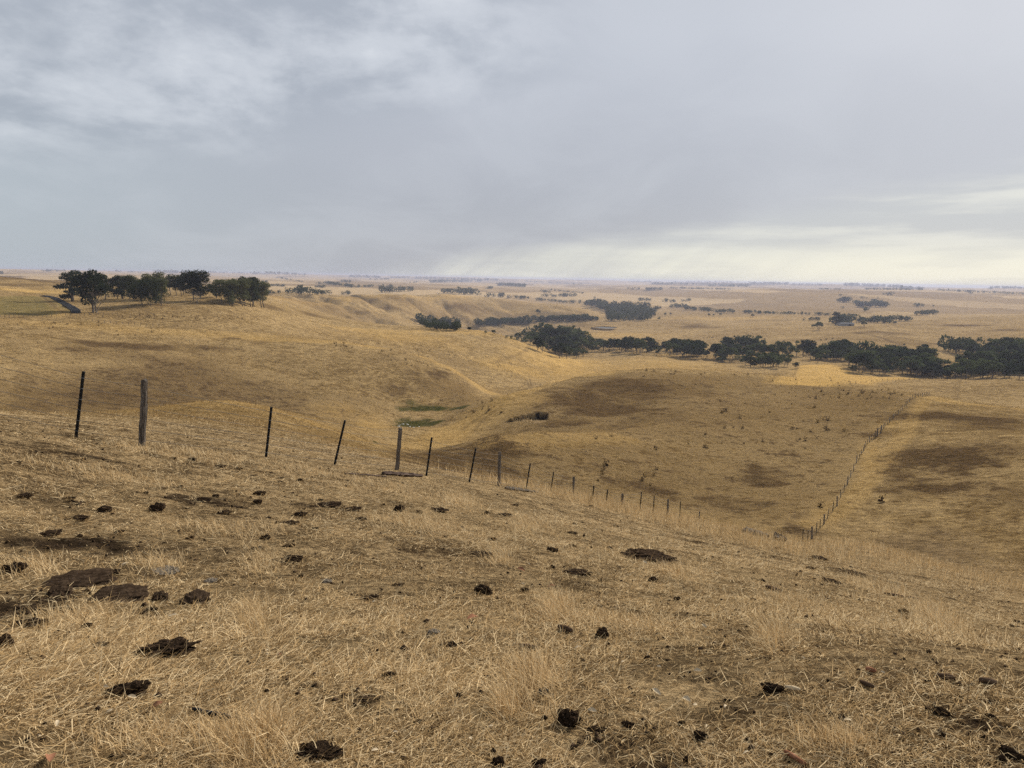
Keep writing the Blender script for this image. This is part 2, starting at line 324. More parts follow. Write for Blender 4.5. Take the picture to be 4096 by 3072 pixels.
# ------------------------------------------------------------------ the washed-out bank on the middle hill: a real step in the ground
bk = np.array([hit(x, y)[:2] for x, y in ((2062, 1655), (2085, 1668), (2130, 1668), (2160, 1664), (2190, 1655))])
bank_c = bk.mean(0)
bl = math.hypot(*bank_c); bdir = bank_c/bl; blat = np.array([bdir[1], -bdir[0]])
near_bank = np.nonzero(np.hypot(GX-bank_c[0], GY-bank_c[1]) < 22)
lx = (GX[near_bank]-bank_c[0])*blat[0] + (GY[near_bank]-bank_c[1])*blat[1]
ly = (GX[near_bank]-bank_c[0])*bdir[0] + (GY[near_bank]-bank_c[1])*bdir[1]
edge_y = 0.22*lx + 0.7*vnoise(lx*0.55+3, lx*0) + 0.5*vnoise(lx*1.7, lx*0+7) - 0.02*lx*lx
dipm = np.clip((lx+7.0)/9.0, 0, 1)**.8*sstep(-lx, -4.5+0.8*vnoise(ly*.7, ly*0), -3.6)*sstep(edge_y-ly, 0.0, 0.45)*sstep(ly+1.2*vnoise(lx*.8, ly*.8), -6.5, -1.2)
GZ[near_bank] -= 1.25*dipm - 0.5*fbm(lx*.9, ly*.9, 3)*sstep(ly, -8, -5)*sstep(-ly, -1, 1)*sstep(lx, -7, -5)*sstep(-lx, -6, -4)
lip = np.exp(-((ly-edge_y-1.0)/1.2)**2)*sstep(lx, -7, -2)*sstep(-lx, -5, -3)
GZ[near_bank] += 0.45*lip
BANK = np.zeros_like(GZ); BANK[near_bank] = sstep(lx, -7.5, -5.5)*sstep(-lx, -4.7, -3.9)*sstep(edge_y-ly, -0.3, 0.1)*sstep(ly-edge_y+0.8*vnoise(lx*1.3, ly*1.3), -1.5, -0.9)
TT = (GZ-EYE[2])/RR

# ------------------------------------------------------------------ what grows where, with some painted relief: masks on the ground sheet
def patch(mask, px, py, hw, hh, s=1.0, rough=0.55, soft=0.95):
    c = hit(px, py); r = math.hypot(c[0], c[1]); u = c[:2]/r; l = np.array([u[1], -u[0]])
    W = hw*r/FPX; a = hit(px, py-hh); b = hit(px, py+hh)
    Dp = min(max(abs(math.hypot(a[0], a[1])-math.hypot(b[0], b[1]))/2, W*0.15), r*0.35)
    i0, i1 = np.searchsorted(VS, [math.log(max(r-2.2*Dp, 0.5)), math.log(r+2.2*Dp)])
    dd = 2.2*W/r; k0, k1 = np.searchsorted(AZ, [math.atan2(c[0], c[1])-dd, math.atan2(c[0], c[1])+dd])
    q = (slice(k0, k1), slice(i0, i1))
    X = GX[q]-c[0]; Y = GY[q]-c[1]; e = np.hypot((X*l[0]+Y*l[1])/W, (X*u[0]+Y*u[1])/Dp)
    e = e + rough*fbm(GX[q]/W*2.2+px, GY[q]/W*2.2, 4)*1.3
    mask[q] = np.maximum(mask[q], s*(1-sstep(e, 1-soft, 1+soft*0.6)))
def poly_mask(pts, s=1.0, feather=3.0):
    P3 = [hit(x, y)[:2] for x, y in pts]; P3 = np.array(P3); c = P3.mean(0); R_ = np.hypot(*(P3-c).T).max()*1.3
    q = np.nonzero(np.hypot(GX-c[0], GY-c[1]) < R_); X, Y = GX[q], GY[q]
    ins = np.zeros(X.shape, bool); dist = np.full(X.shape, 1e9)
    for (ax, ay), (bx, by) in zip(P3, np.roll(P3, -1, 0)):
        cr = ((ay > Y) != (by > Y)) & (X < (bx-ax)*(Y-ay)/(by-ay+1e-12)+ax); ins ^= cr
        t = np.clip(((X-ax)*(bx-ax)+(Y-ay)*(by-ay))/((bx-ax)**2+(by-ay)**2), 0, 1)
        dist = np.minimum(dist, np.hypot(X-ax-t*(bx-ax), Y-ay-t*(by-ay)))
    return q, s*np.clip(0.5+np.where(ins, dist, -dist)/feather/2, 0, 1)
def line_mask(mask, pts, w, s=1.0):
    P3 = np.array([hit(x, y)[:2] for x, y in pts]); c = P3.mean(0); R_ = np.hypot(*(P3-c).T).max()+w*4
    q = np.nonzero(np.hypot(GX-c[0], GY-c[1]) < R_); X, Y = GX[q], GY[q]; dist = np.full(X.shape, 1e9)
    for (ax, ay), (bx, by) in zip(P3[:-1], P3[1:]):
        t = np.clip(((X-ax)*(bx-ax)+(Y-ay)*(by-ay))/((bx-ax)**2+(by-ay)**2+1e-9), 0, 1)
        dist = np.minimum(dist, np.hypot(X-ax-t*(bx-ax), Y-ay-t*(by-ay)))
    mask[q] = np.maximum(mask[q], s*(1-sstep(dist, w*0.4, w)))
DARK = np.zeros_like(GZ); GREEN = np.zeros_like(GZ); GOLD = np.zeros_like(GZ); SOIL = np.zeros_like(GZ); TRACK = np.zeros_like(GZ)
for p in ((410, 1375, 110, 12, .9), (560, 1388, 190, 15, .9), (820, 1390, 130, 12, .7), (300, 1395, 90, 14, .7), (930, 1352, 40, 5, .8), (1040, 1368, 50, 8, .5), (130, 1640, 90, 16, .6),
          (1760, 1850, 190, 55, 1), (1950, 1870, 230, 60, .85), (2330, 1600, 230, 60, 1), (2560, 1570, 230, 45, .8), (2250, 1690, 200, 35, .8), (2700, 1680, 420, 70, .55), (2900, 1610, 300, 40, .5),
          (3050, 1910, 170, 60, .75), (2600, 1950, 220, 60, .75), (3190, 2125, 100, 34, 1), (2950, 2020, 260, 60, .6), (3170, 1820, 80, 25, .6), (2350, 1870, 160, 40, .6), (2500, 1540, 240, 40, .9), (2420, 1640, 260, 50, .95), (2750, 1560, 200, 40, .6), (2000, 1800, 160, 40, .7),
          (3480, 1742, 60, 14, .9), (3540, 1735, 50, 12, .7), (3790, 1665, 240, 18, 1), (3960, 1690, 140, 40, .8), (3680, 1820, 160, 45, .95), (3850, 1830, 120, 70, 1), (3600, 1890, 80, 50, .9),
          (3740, 1950, 160, 40, .9), (3570, 1960, 60, 20, .8), (3980, 1800, 110, 45, .7), (3960, 1850, 60, 25, .8), (3620, 2180, 150, 26, .9), (3740, 2230, 120, 30, .9), (3800, 2270, 140, 20, .9), (4040, 1980, 90, 60, .6), (3380, 2008, 30, 6, .7),
          (1760, 1500, 60, 26, .8), (1650, 1490, 60, 14, .5), (1590, 1560, 60, 30, .6), (1500, 1430, 150, 30, .3), (1840, 1530, 90, 40, .5), (900, 1500, 500, 70, .22), (300, 1560, 350, 60, .2),
          (1080, 1230, 60, 12, .6), (1330, 1235, 70, 14, .5), (1560, 1230, 120, 12, .55), (1850, 1230, 60, 20, .7), (1920, 1235, 60, 18, .6), (1430, 1250, 100, 10, .5), (1680, 1210, 200, 8, .45), (2040, 1215, 80, 14, .4), (1250, 1262, 60, 8, .5),
          (2780, 1305, 60, 10, .7), (2860, 1310, 80, 8, .5), (3300, 1355, 260, 16, .35), (3550, 1330, 130, 10, .6), (3850, 1303, 70, 4, 1), (3920, 1303, 40, 3, 1), (3900, 1365, 140, 8, .5), (4040, 1320, 60, 5, .7), (3700, 1375, 180, 10, .4), (2300, 1303, 120, 5, .5),
          (130, 1118, 110, 5, .9), (40, 1105, 50, 4, .8), (260, 1122, 40, 4, .7), (870, 1215, 30, 5, .7), (640, 1222, 40, 4, .7), (390, 1235, 40, 5, .7), (3900, 1180, 200, 4, .3)):
    patch(DARK, *p)
for p in ((1700, 1634, 120, 17, .9), (1690, 1697, 110, 14, .85), (1720, 1637, 90, 11, 1.0), (1840, 1630, 55, 7, .9), (1640, 1612, 60, 20, .55), (1640, 1700, 75, 12, .9), (1740, 1690, 60, 9, .8), (1620, 1640, 60, 12, .6), (1500, 1768, 18, 5, .7)):
    patch(GREEN, *p, 0.4)
for p in ((2250, 1440, 200, 30, .8), (2080, 1480, 180, 26, .6), (1600, 1345, 250, 22, .5), (2600, 1470, 300, 18, .5), (3300, 1495, 130, 28, .3), (1480, 1700, 90, 30, .5), (1900, 1660, 70, 40, .5), (2480, 1340, 200, 10, .5), (2900, 1275, 300, 8, .4),
          (3480, 1830, 40, 80, .5), (3560, 1700, 40, 20, .4), (700, 1330, 600, 14, .35), (100, 1165, 180, 10, .8), (330, 1160, 100, 8, .5), (230, 1245, 30, 16, .9), (1340, 1650, 100, 30, .4), (850, 1620, 200, 12, .3), (2050, 1250, 60, 10, .4)):
    patch(GOLD, *p, 0.4)
for p in ((300, 2190, 250, 42, .8), (560, 2185, 180, 40, .55), (90, 2430, 200, 60, .75), (830, 2008, 170, 20, .8), (1310, 2022, 130, 16, .8), (300, 1815, 290, 6, .6), (120, 1800, 170, 6, .6), (620, 1822, 60, 8, .7), (2600, 2228, 115, 22, .9), (200, 2000, 160, 20, .55), (120, 2480, 150, 40, .6),
          (1440, 2790, 90, 40, .8), (1160, 2740, 130, 40, .6), (2310, 2293, 70, 16, .7), (950, 2440, 120, 26, .4), (1480, 2392, 90, 18, .6), (2550, 2440, 200, 30, .4), (3420, 2295, 100, 14, .6), (2840, 2720, 130, 40, .5), (3900, 2880, 150, 60, .65), (3650, 2930, 120, 50, .5),
          (3450, 2740, 160, 40, .35), (600, 2450, 120, 30, .5), (1830, 2260, 160, 20, .35), (880, 2200, 140, 24, .5), (1700, 2870, 140, 40, .45), (2400, 2960, 120, 40, .55), (400, 2860, 200, 50, .3), (1150, 2170, 100, 16, .45), (3150, 2340, 120, 20, .3), (3000, 2600, 200, 30, .3), (1730, 2550, 150, 30, .35), (3350, 2870, 120, 40, .4), (1260, 3000, 100, 36, .8)):
    patch(SOIL, *p, rough=0.9)
q, m = poly_mask([(3075, 1534), (3190, 1462), (3330, 1458), (3420, 1500), (3520, 1508), (3700, 1512), (3500, 1530), (3340, 1545)], 1.0, 4.0); GOLD[q] = np.maximum(GOLD[q], m)
# the brown grazed paddock on the middle hill, and painted light along crests
q, m = poly_mask([(1500, 1850), (1720, 1792), (2010, 1650), (2310, 1512), (2600, 1487), (3000, 1502), (3480, 1556), (3690, 1588), (3500, 1720), (3330, 2080), (3230, 2140), (3000, 2100), (2500, 2000), (1995, 1940)], 0.36, 5.0); DARK[q] = np.maximum(DARK[q], m)  # also paints relief shade into the hill's face
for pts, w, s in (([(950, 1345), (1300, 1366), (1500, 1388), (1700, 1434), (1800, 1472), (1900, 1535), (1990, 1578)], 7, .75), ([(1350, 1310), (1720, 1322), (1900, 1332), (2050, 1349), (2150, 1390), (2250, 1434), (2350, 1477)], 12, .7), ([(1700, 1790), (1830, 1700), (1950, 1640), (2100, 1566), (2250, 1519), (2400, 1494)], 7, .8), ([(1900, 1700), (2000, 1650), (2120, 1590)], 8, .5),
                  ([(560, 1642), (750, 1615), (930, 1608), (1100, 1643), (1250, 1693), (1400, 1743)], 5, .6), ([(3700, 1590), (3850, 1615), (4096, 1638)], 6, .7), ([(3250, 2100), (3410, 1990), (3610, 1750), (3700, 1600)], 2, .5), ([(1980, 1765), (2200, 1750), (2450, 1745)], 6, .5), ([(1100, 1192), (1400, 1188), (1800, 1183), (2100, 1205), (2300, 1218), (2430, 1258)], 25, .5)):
    line_mask(GOLD, pts, w*1.3, s*.62)  # crests coloured paler, standing in for lit rims
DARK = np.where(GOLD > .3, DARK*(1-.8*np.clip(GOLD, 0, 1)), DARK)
for p in ((700, 1580, 520, 44, .65), (1380, 1660, 160, 30, .5), (250, 1640, 260, 14, .5), (1300, 1600, 260, 50, .35), (1750, 1540, 130, 40, .5), (1850, 1460, 120, 26, .35), (1650, 1420, 120, 20, .3), (900, 1440, 400, 24, .25), (1250, 1215, 260, 16, .4), (1700, 1250, 200, 20, .45), (1960, 1255, 160, 24, .45), (2250, 1258, 120, 14, .4), (1480, 1210, 150, 10, .35)):
    patch(DARK, *p)
FIELD = np.zeros_like(GZ)
q, m = poly_mask([(-60, 1258), (210, 1260), (245, 1250), (165, 1187), (-60, 1184)], 1.0, 3.0); FIELD[q] = m
q, m = poly_mask([(190, 1190), (250, 1215), (286, 1245), (270, 1252), (215, 1215)], 1.0, 3.0); FIELD[q] = np.maximum(FIELD[q], m)
for pts, w, s in (([(2103, 1371), (2110, 1385), (2098, 1402), (2066, 1419), (2028, 1433), (1994, 1443), (1981, 1452), (1993, 1467), (2038, 1488), (2108, 1519), (2178, 1547)], .8, .6), ([(2112, 1372), (2120, 1386), (2107, 1404), (2074, 1422), (2035, 1437), (2004, 1447), (1993, 1454), (2004, 1465), (2048, 1485), (2118, 1516), (2190, 1544)], .8, .55),
                  ([(3420, 1330), (3540, 1355), (3640, 1400), (3680, 1415)], 4, .8), ([(3440, 1330), (3600, 1350), (3720, 1372), (3800, 1385)], 4, .7), ([(3400, 1320), (3450, 1305)], 5, .7), ([(1960, 1640), (1900, 1680), (1850, 1720)], .8, .5), ([(2010, 1620), (1930, 1680), (1880, 1730)], .8, .4),
                  ([(3845, 1512), (3835, 1560), (3818, 1598)], .8, .45), ([(3075, 1536), (3195, 1460)], 1.2, .45), ([(530, 1225), (570, 1240), (620, 1260)], 1.2, .7), ([(170, 1184), (215, 1225), (255, 1252)], 1.5, .6),
                  ([(3170, 1228), (3250, 1185)], 5, .25), ([(3550, 1225), (3620, 1170)], 5, .25), ([(2830, 1200), (2960, 1165)], 9, .3), ([(3860, 1250), (3880, 1180)], 5, .2)):
    line_mask(TRACK, pts, w, s)
NEAR = 1-sstep(RR*(1+0.25*fbm(GX/9, GY/9, 3)), 34+22*sstep(UU, -.1, .25), 52+42*sstep(UU, -.1, .25))
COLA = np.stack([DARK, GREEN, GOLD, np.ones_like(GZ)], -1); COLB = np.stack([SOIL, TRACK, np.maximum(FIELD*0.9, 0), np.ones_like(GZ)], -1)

# ------------------------------------------------------------------ ground material
def new_mat(name, rough=0.9, spec=0.0):
    m = bpy.data.materials.new(name); m.use_nodes = True; E.nt = m.node_tree
    b = m.node_tree.nodes['Principled BSDF']; b.inputs['Roughness'].default_value = rough; b.inputs['Specular IOR Level'].default_value = spec
    return m, b, m.node_tree
def bump(b, h, dist, s=1.0):
    n = E.nt.nodes.new('ShaderNodeBump'); n.inputs['Distance'].default_value = dist; n.inputs['Strength'].default_value = s
    E.nt.links.new(h.s, n.inputs['Height']); E.nt.links.new(n.outputs[0], b.inputs['Normal'])
gm, b, nt = new_mat('dry_pasture')
pos = nt.nodes.new('ShaderNodeNewGeometry').outputs['Position']
px_, py_, pz_ = sep(pos)
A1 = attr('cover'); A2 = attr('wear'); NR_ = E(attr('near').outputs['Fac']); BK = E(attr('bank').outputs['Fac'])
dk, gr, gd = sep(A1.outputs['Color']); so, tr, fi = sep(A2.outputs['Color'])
n1 = noise(pos, 0.012, 7, 0.62); n25 = noise(scalev(pos, 1, 1, 2.0), 0.32, 5, 0.7, dist=0.5); n2 = noise(pos, 0.11, 9, 0.68, dist=0.3); n3 = noise(pos, 1.1, 9, 0.72, dist=0.6); n4 = noise(scalev(pos, 1, 1, 1.5), 9.0, 6, 0.75, dist=0.8)
fib = noise(scalev(pos, 0.55, 1.5, 1.0), 0.75, 6, 0.8, dist=1.2)          # matted, wind-combed tussocks
far_straw = mix(smooth(n1*0.30 + n2*0.32 + n25*0.38, 0.42, 0.58), (0.205, 0.134, 0.058), (0.390, 0.271, 0.130))
far_straw = mix(smooth(fib*0.4+n3*0.4+n25*0.2, 0.50, 0.60, 0, 0.75), far_straw, (0.56, 0.385, 0.165))
far_straw = mix(smooth(fib*0.35 + n3*0.45 + n25*0.2, 0.40, 0.49, 0.85, 0.0), far_straw, (0.092, 0.053, 0.021))
vor = nt.nodes.new('ShaderNodeTexVoronoi'); vor.inputs['Scale'].default_value = 0.0022; nt.links.new(vec(px_*0.8+(n1-0.5)*150, py_*0.45+(n1-0.5)*150, 0.0), vor.inputs['Vector'])
cell = sep(vor.outputs['Color'])[0]; farm = smooth(E.op('SQRT', px_*px_+py_*py_), 1300, 2400)
far_straw = mix(farm*0.35, far_straw, (0.36, 0.255, 0.145)); far_straw = mix(farm*smooth(cell, 0.25, 0.75, 0.0, 0.6), far_straw, (0.52, 0.38, 0.21)); far_straw = mix(farm*smooth(cell, 0.5, 0.0, 0.0, 0.5), far_straw, (0.17, 0.115, 0.062))
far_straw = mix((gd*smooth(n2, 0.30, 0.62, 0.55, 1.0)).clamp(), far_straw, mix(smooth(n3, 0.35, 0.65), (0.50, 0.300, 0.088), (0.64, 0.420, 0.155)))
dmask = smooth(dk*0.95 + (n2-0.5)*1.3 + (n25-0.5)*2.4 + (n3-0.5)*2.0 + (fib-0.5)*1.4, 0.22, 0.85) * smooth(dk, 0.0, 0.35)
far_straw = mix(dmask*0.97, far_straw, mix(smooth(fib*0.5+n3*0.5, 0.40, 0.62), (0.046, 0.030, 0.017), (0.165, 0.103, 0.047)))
gmask = smooth(gr + (n2-0.5)*0.8 + (n3-0.5)*0.5, 0.25, 0.75) * smooth(gr, 0.0, 0.1)
far_straw = mix(gmask, far_straw, mix(smooth(n3, 0.4, 0.65), (0.036, 0.042, 0.013), (0.120, 0.098, 0.034)))
far_straw = mix(fi*smooth(n1*0.4+n2*0.6, 0.30, 0.62, 0.5, 1.0), far_straw, mix(smooth(n2, 0.4, 0.6), (0.150, 0.130, 0.048), (0.235, 0.180, 0.070)))
far_straw = mix(tr*0.75, far_straw, (0.13, 0.086, 0.045))
near_straw = mix(smooth(n3*0.5+n4*0.5, 0.44, 0.60), (0.070, 0.045, 0.025), (0.52, 0.370, 0.195))
near_straw = mix(smooth(n2, 0.35, 0.7, 0, 0.35), near_straw, (0.52, 0.37, 0.19))
smask = smooth(so*1.1 + (n3-0.5)*1.3 + (n4-0.5)*0.4, 0.30, 0.75) * smooth(so, 0.0, 0.15)
near_straw = mix(smask*0.9, near_straw, mix(smooth(n4, 0.4, 0.6), (0.016, 0.011, 0.008), (0.060, 0.040, 0.026)))
base = mix(NR_, far_straw, near_straw)
base = mix(BK, base, mix(smooth(n3, 0.4, 0.6), (0.003, 0.0025, 0.002), (0.012, 0.009, 0.006)))  # wall near black: shade under the lip put into its colour
nt.links.new(base, b.inputs['Base Color'])
bump(b, n3*0.8 + n4*0.12*NR_ + fib*0.8*(1-NR_) + n2*2.2*(1-NR_), 0.8, 1.0)
idx = (np.arange(NC-1)[:, None]*NR + np.arange(NR-1)[None]).ravel()
Fg = np.c_[idx+NR, idx+NR+1, idx+1, idx]
ground = mesh_np('ground', np.c_[GX.ravel(), GY.ravel(), GZ.ravel()], Fg, gm)
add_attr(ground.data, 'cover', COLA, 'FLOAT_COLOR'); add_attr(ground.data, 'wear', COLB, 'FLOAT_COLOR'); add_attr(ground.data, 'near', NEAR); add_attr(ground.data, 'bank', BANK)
tag(ground, kind='structure')
# the rest of the land, beside and behind the photographer, joins the same sheet's rim
AB = np.linspace(azmax, 2*math.pi-azmax, 90); ib = np.arange(NR); w_ = np.clip((AB-azmax)/(2*math.pi-2*azmax), 0, 1)[:, None]
zb = GZ[-1][ib][None]*(1-w_) + GZ[0][ib][None]*w_
rb = np.exp(VS[ib])[None]
hill = sstep(np.sin(np.pi*w_), 0.05, 1.0)
zb = zb*(1-hill) + hill*(EYE[2]-1.6 + 2.0*sstep(rb, 2, 60) - 30*sstep(rb, 60, 2500))
ik = (np.arange(len(AB)-1)[:, None]*NR + np.arange(NR-1)[None]).ravel(); Fb = np.c_[ik+NR, ik+NR+1, ik+1, ik]
back = mesh_np('ground', np.c_[(rb*np.sin(AB)[:, None]).ravel(), (rb*np.cos(AB)[:, None]).ravel(), zb.ravel()], Fb, gm)
add_attr(back.data, 'near', np.repeat((1-sstep(np.exp(VS[ib]), 45, 85))[None], len(AB), 0)); tag(back, kind='structure')
# a small disc under the photographer's feet closes the sheet
th = np.linspace(0, 2*math.pi, 49)[:-1]; fr = 0.47
zc = EYE[2]-1.60
cap = mesh_np('ground', np.r_[[[0, 0, zc]], np.c_[fr*np.sin(th), fr*np.cos(th), np.full(48, zc)]], [(0, 1+(k+1) % 48, 1+k) for k in range(48)], gm)
add_attr(cap.data, 'near', np.ones(49)); tag(cap, kind='structure')
# ------------------------------------------------------------------ materials for things
def noisy_mat(name, c0, c1, sc, rough=0.9, lo=0.38, hi=0.64, detail=6, stretch=(1, 1, 1), bmp=0.0, objspace=True):
    m, b, nt = new_mat(name, rough, 0.25 if rough < 0.7 else 0.0)
    t = nt.nodes.new('ShaderNodeTexCoord'); v = scalev(t.outputs['Object' if objspace else 'Generated'], *stretch)
    nz = noise(v, sc, detail, 0.65, dist=0.3)
    nt.links.new(mix(smooth(nz, lo, hi), c0, c1), b.inputs['Base Color'])
    if bmp: bump(b, nz, bmp, 0.9)
    return m
wood = noisy_mat('weathered_timber', (0.060, 0.050, 0.042), (0.260, 0.225, 0.190), 6.0, 0.85, 0.36, 0.66, 8, (9, 9, 0.7), 0.02)
logm = noisy_mat('old_log_timber', (0.032, 0.023, 0.019), (0.135, 0.100, 0.082), 5.0, 0.9, 0.38, 0.62, 8, (0.6, 8, 8), 0.02)
steel = noisy_mat('black_steel', (0.006, 0.007, 0.009), (0.014, 0.015, 0.018), 14.0, 0.55)
wire_m = noisy_mat('galvanised_wire', (0.07, 0.058, 0.045), (0.13, 0.11, 0.09), 20.0, 0.5)
clip_m = noisy_mat('wire_clip', (0.22, 0.22, 0.22), (0.32, 0.32, 0.31), 20.0, 0.45)
dung_m = noisy_mat('dried_dung', (0.017, 0.0115, 0.0075), (0.082, 0.054, 0.035), 16.0, 0.95, 0.36, 0.66, 8, (1, 1, 1), 0.03)
pat_m = noisy_mat('flat_dung', (0.026, 0.017, 0.011), (0.072, 0.049, 0.032), 9.0, 0.95, 0.34, 0.68, 8, (1, 1, 1), 0.02)
leaf_m = noisy_mat('pale_dead_leaf', (0.42, 0.32, 0.20), (0.66, 0.55, 0.38), 30.0, 0.8)
leafr_m = noisy_mat('rusty_dead_leaf', (0.20, 0.09, 0.05), (0.34, 0.17, 0.10), 30.0, 0.8)
bark_m = noisy_mat('shed_bark', (0.050, 0.031, 0.020), (0.165, 0.11, 0.07), 12.0, 0.9)
ash_m = noisy_mat('grey_ash', (0.06, 0.048, 0.036), (0.23, 0.195, 0.15), 8.0, 0.95)
stone_m = noisy_mat('pale_stone', (0.42, 0.40, 0.36), (0.72, 0.70, 0.64), 3.0, 0.9)
thist_m = noisy_mat('dead_thistle', (0.045, 0.028, 0.014), (0.120, 0.075, 0.036), 6.0, 0.95)
asph_m = noisy_mat('road_asphalt', (0.022, 0.023, 0.026), (0.036, 0.038, 0.041), 0.6, 0.85)
trunk_m = noisy_mat('pale_gum_bark', (0.075, 0.062, 0.050), (0.26, 0.225, 0.185), 0.8, 0.9, 0.36, 0.66, 6, (3, 3, 0.5))
dead_m = noisy_mat('bleached_dead_wood', (0.16, 0.135, 0.11), (0.34, 0.30, 0.25), 1.0, 0.9)
cow_m = noisy_mat('black_hide', (0.008, 0.007, 0.006), (0.022, 0.018, 0.015), 4.0, 0.7)
roof_m = noisy_mat('pale_iron_roof', (0.13, 0.13, 0.13), (0.20, 0.20, 0.20), 2.0, 0.9)
shedw_m = noisy_mat('shed_cladding', (0.20, 0.20, 0.19), (0.30, 0.29, 0.27), 2.0, 0.7)
dam_m, b_, _ = new_mat('dam_water', 0.5); b_.inputs['Base Color'].default_value = (0.035, 0.037, 0.038, 1); b_.inputs['Specular IOR Level'].default_value = 0.3
def translucent(m, b, c, f):
    nt = m.node_tree; tr_ = nt.nodes.new('ShaderNodeBsdfTranslucent'); mx = nt.nodes.new('ShaderNodeMixShader'); mx.inputs[0].default_value = f; nt.links.new(c, tr_.inputs[0])
    nt.links.new(b.outputs[0], mx.inputs[1]); nt.links.new(tr_.outputs[0], mx.inputs[2]); nt.links.new(mx.outputs[0], [n for n in nt.nodes if n.type == 'OUTPUT_MATERIAL'][0].inputs[0])
def foliage(name, c0, c1):
    m, b, nt = new_mat(name, 0.75)
    t = nt.nodes.new('ShaderNodeTexCoord'); oi = nt.nodes.new('ShaderNodeObjectInfo')
    nz = noise(t.outputs['Object'], 0.55, 4, 0.6)
    c = mix(smooth(nz*0.5 + E(oi.outputs['Random'])*0.5, 0.25, 0.75), c0, c1)
    nt.links.new(c, b.inputs['Base Color']); translucent(m, b, c, 0.30); return m
fol_dark = foliage('gum_leaves', (0.022, 0.030, 0.013), (0.105, 0.112, 0.052))
fol_cyp = foliage('cypress_leaves', (0.014, 0.021, 0.012), (0.034, 0.045, 0.024))
fol_red = foliage('creek_gum_leaves', (0.017, 0.027, 0.010), (0.088, 0.106, 0.041))

# ------------------------------------------------------------------ trees
def leaf_quads(P, size, r_):
    n = len(P); a = r_.normal(size=(n, 3)); a /= np.linalg.norm(a, axis=1)[:, None]
    c = r_.normal(size=(n, 3)); bvec = np.cross(a, c); bvec /= np.linalg.norm(bvec, axis=1)[:, None]
    s = size*r_.uniform(0.6, 1.35, (n, 1)); w = s*r_.uniform(0.35, 0.75, (n, 1))
    V = np.stack([P-a*s, P-bvec*w, P+a*s, P+bvec*w], 1).reshape(-1, 3)
    F = np.arange(4*n).reshape(n, 4); return V, F
def crown_mesh(name, clumps, per, size, mat, seed):
    r_ = np.random.default_rng(seed); Ps = []
    for (c, rx, rz) in clumps:
        k = max(6, int(per*r_.uniform(0.7, 1.3)*(rx*rx)/(np.mean([q[1]**2 for q in clumps]))))
        d = r_.normal(size=(k, 3)); d /= np.linalg.norm(d, axis=1)[:, None]
        rad = r_.uniform(0.45, 1.0, (k, 1))**0.5
        p = d*rad*np.array([rx, rx, rz]); p[:, 2] = np.where(p[:, 2] < 0, p[:, 2]*0.55, p[:, 2])
        p += r_.normal(scale=rx*0.10, size=p.shape); Ps.append(p+np.array(c))
    V, F = leaf_quads(np.concatenate(Ps), size, r_); return mesh_np(name, V, F, mat, smooth_=False, link=False)
def gum(seed, H, W, per=120, leaf=0.035, mat=None, low=0.30, nl=5, nsub=3, flat=0.62, stems=1, seg=6, skirt=0.0):
    """trunk mesh, crown mesh: forking limbs that end in flattened umbrella clumps of leaves"""
    r_ = random.Random(seed); mb = MB(); clumps = []
    for st in range(stems):
        sx = 0 if stems == 1 else r_.uniform(-.32, .32)*W; sy = 0 if stems == 1 else r_.uniform(-.3, .3)*W
        fork = H*low*r_.uniform(0.8, 1.2); r0 = 0.026*H/(stems**0.4)
        lean = Vector((r_.uniform(-.05, .05)*H, r_.uniform(-.05, .05)*H, fork))
        b0 = Vector((sx, sy, -0.03*H)); mb.tube([b0, b0+lean*0.5+Vector((r_.uniform(-.01, .01)*H, 0, 0)), b0+lean], [r0*1.25, r0*0.95, r0*0.8], seg)
        k_l = max(2, nl//stems + (1 if stems > 1 else 0))
        for i in range(k_l):
            an = 2*math.pi*(i+r_.uniform(-.3, .3))/k_l; rad = W*0.5*r_.uniform(0.25, 0.78)/(1 if stems == 1 else 1.5); zt = H*r_.uniform(0.42, 0.90)
            if i == 0: rad *= 0.25; zt = H*0.93
            end = Vector((sx+math.cos(an)*rad, sy+math.sin(an)*rad, zt))
            p0 = b0+lean*r_.uniform(0.75, 1.0); m1 = p0.lerp(end, 0.5) + Vector((0, 0, -0.03*H)) + Vector((r_.uniform(-.03, .03)*H, r_.uniform(-.03, .03)*H, 0))
            mb.tube([p0, m1, end], [r0*0.62, r0*0.42, r0*0.16], max(4, seg-1), False)
            for j in range(nsub):
                q = m1.lerp(end, r_.uniform(0.2, 1.0)); a2 = an+r_.uniform(-1.4, 1.4); rr = W*r_.uniform(0.08, 0.22)
                e2 = q+Vector((math.cos(a2)*rr, math.sin(a2)*rr, r_.uniform(-.02, .09)*H))
                mb.tube([q, e2], [r0*0.28, r0*0.1], 4, False)
                cr = W*r_.uniform(0.10, 0.19); clumps.append(((e2.x, e2.y, min(e2.z, H-cr*flat*.8)), cr, cr*flat))
            if skirt and r_.random() < skirt:
                q = p0.lerp(end, r_.uniform(.15, .6)); c2 = W*r_.uniform(.14, .22); a3 = r_.uniform(0, 6.28); q = q+Vector((math.cos(a3), math.sin(a3), -.25))*W*.16; mb.tube([p0.lerp(end, .2), q], [r0*.25, r0*.08], 4, False); clumps.append(((q.x, q.y, max(q.z, c2)), c2, c2*.8))
            cr = W*r_.uniform(0.12, 0.22); clumps.append(((end.x, end.y, min(end.z, H-cr*flat)), cr, cr*flat))
    return mb.mesh('trunk', trunk_m), crown_mesh('crown', clumps, per, leaf*H, mat or fol_dark, seed+7)
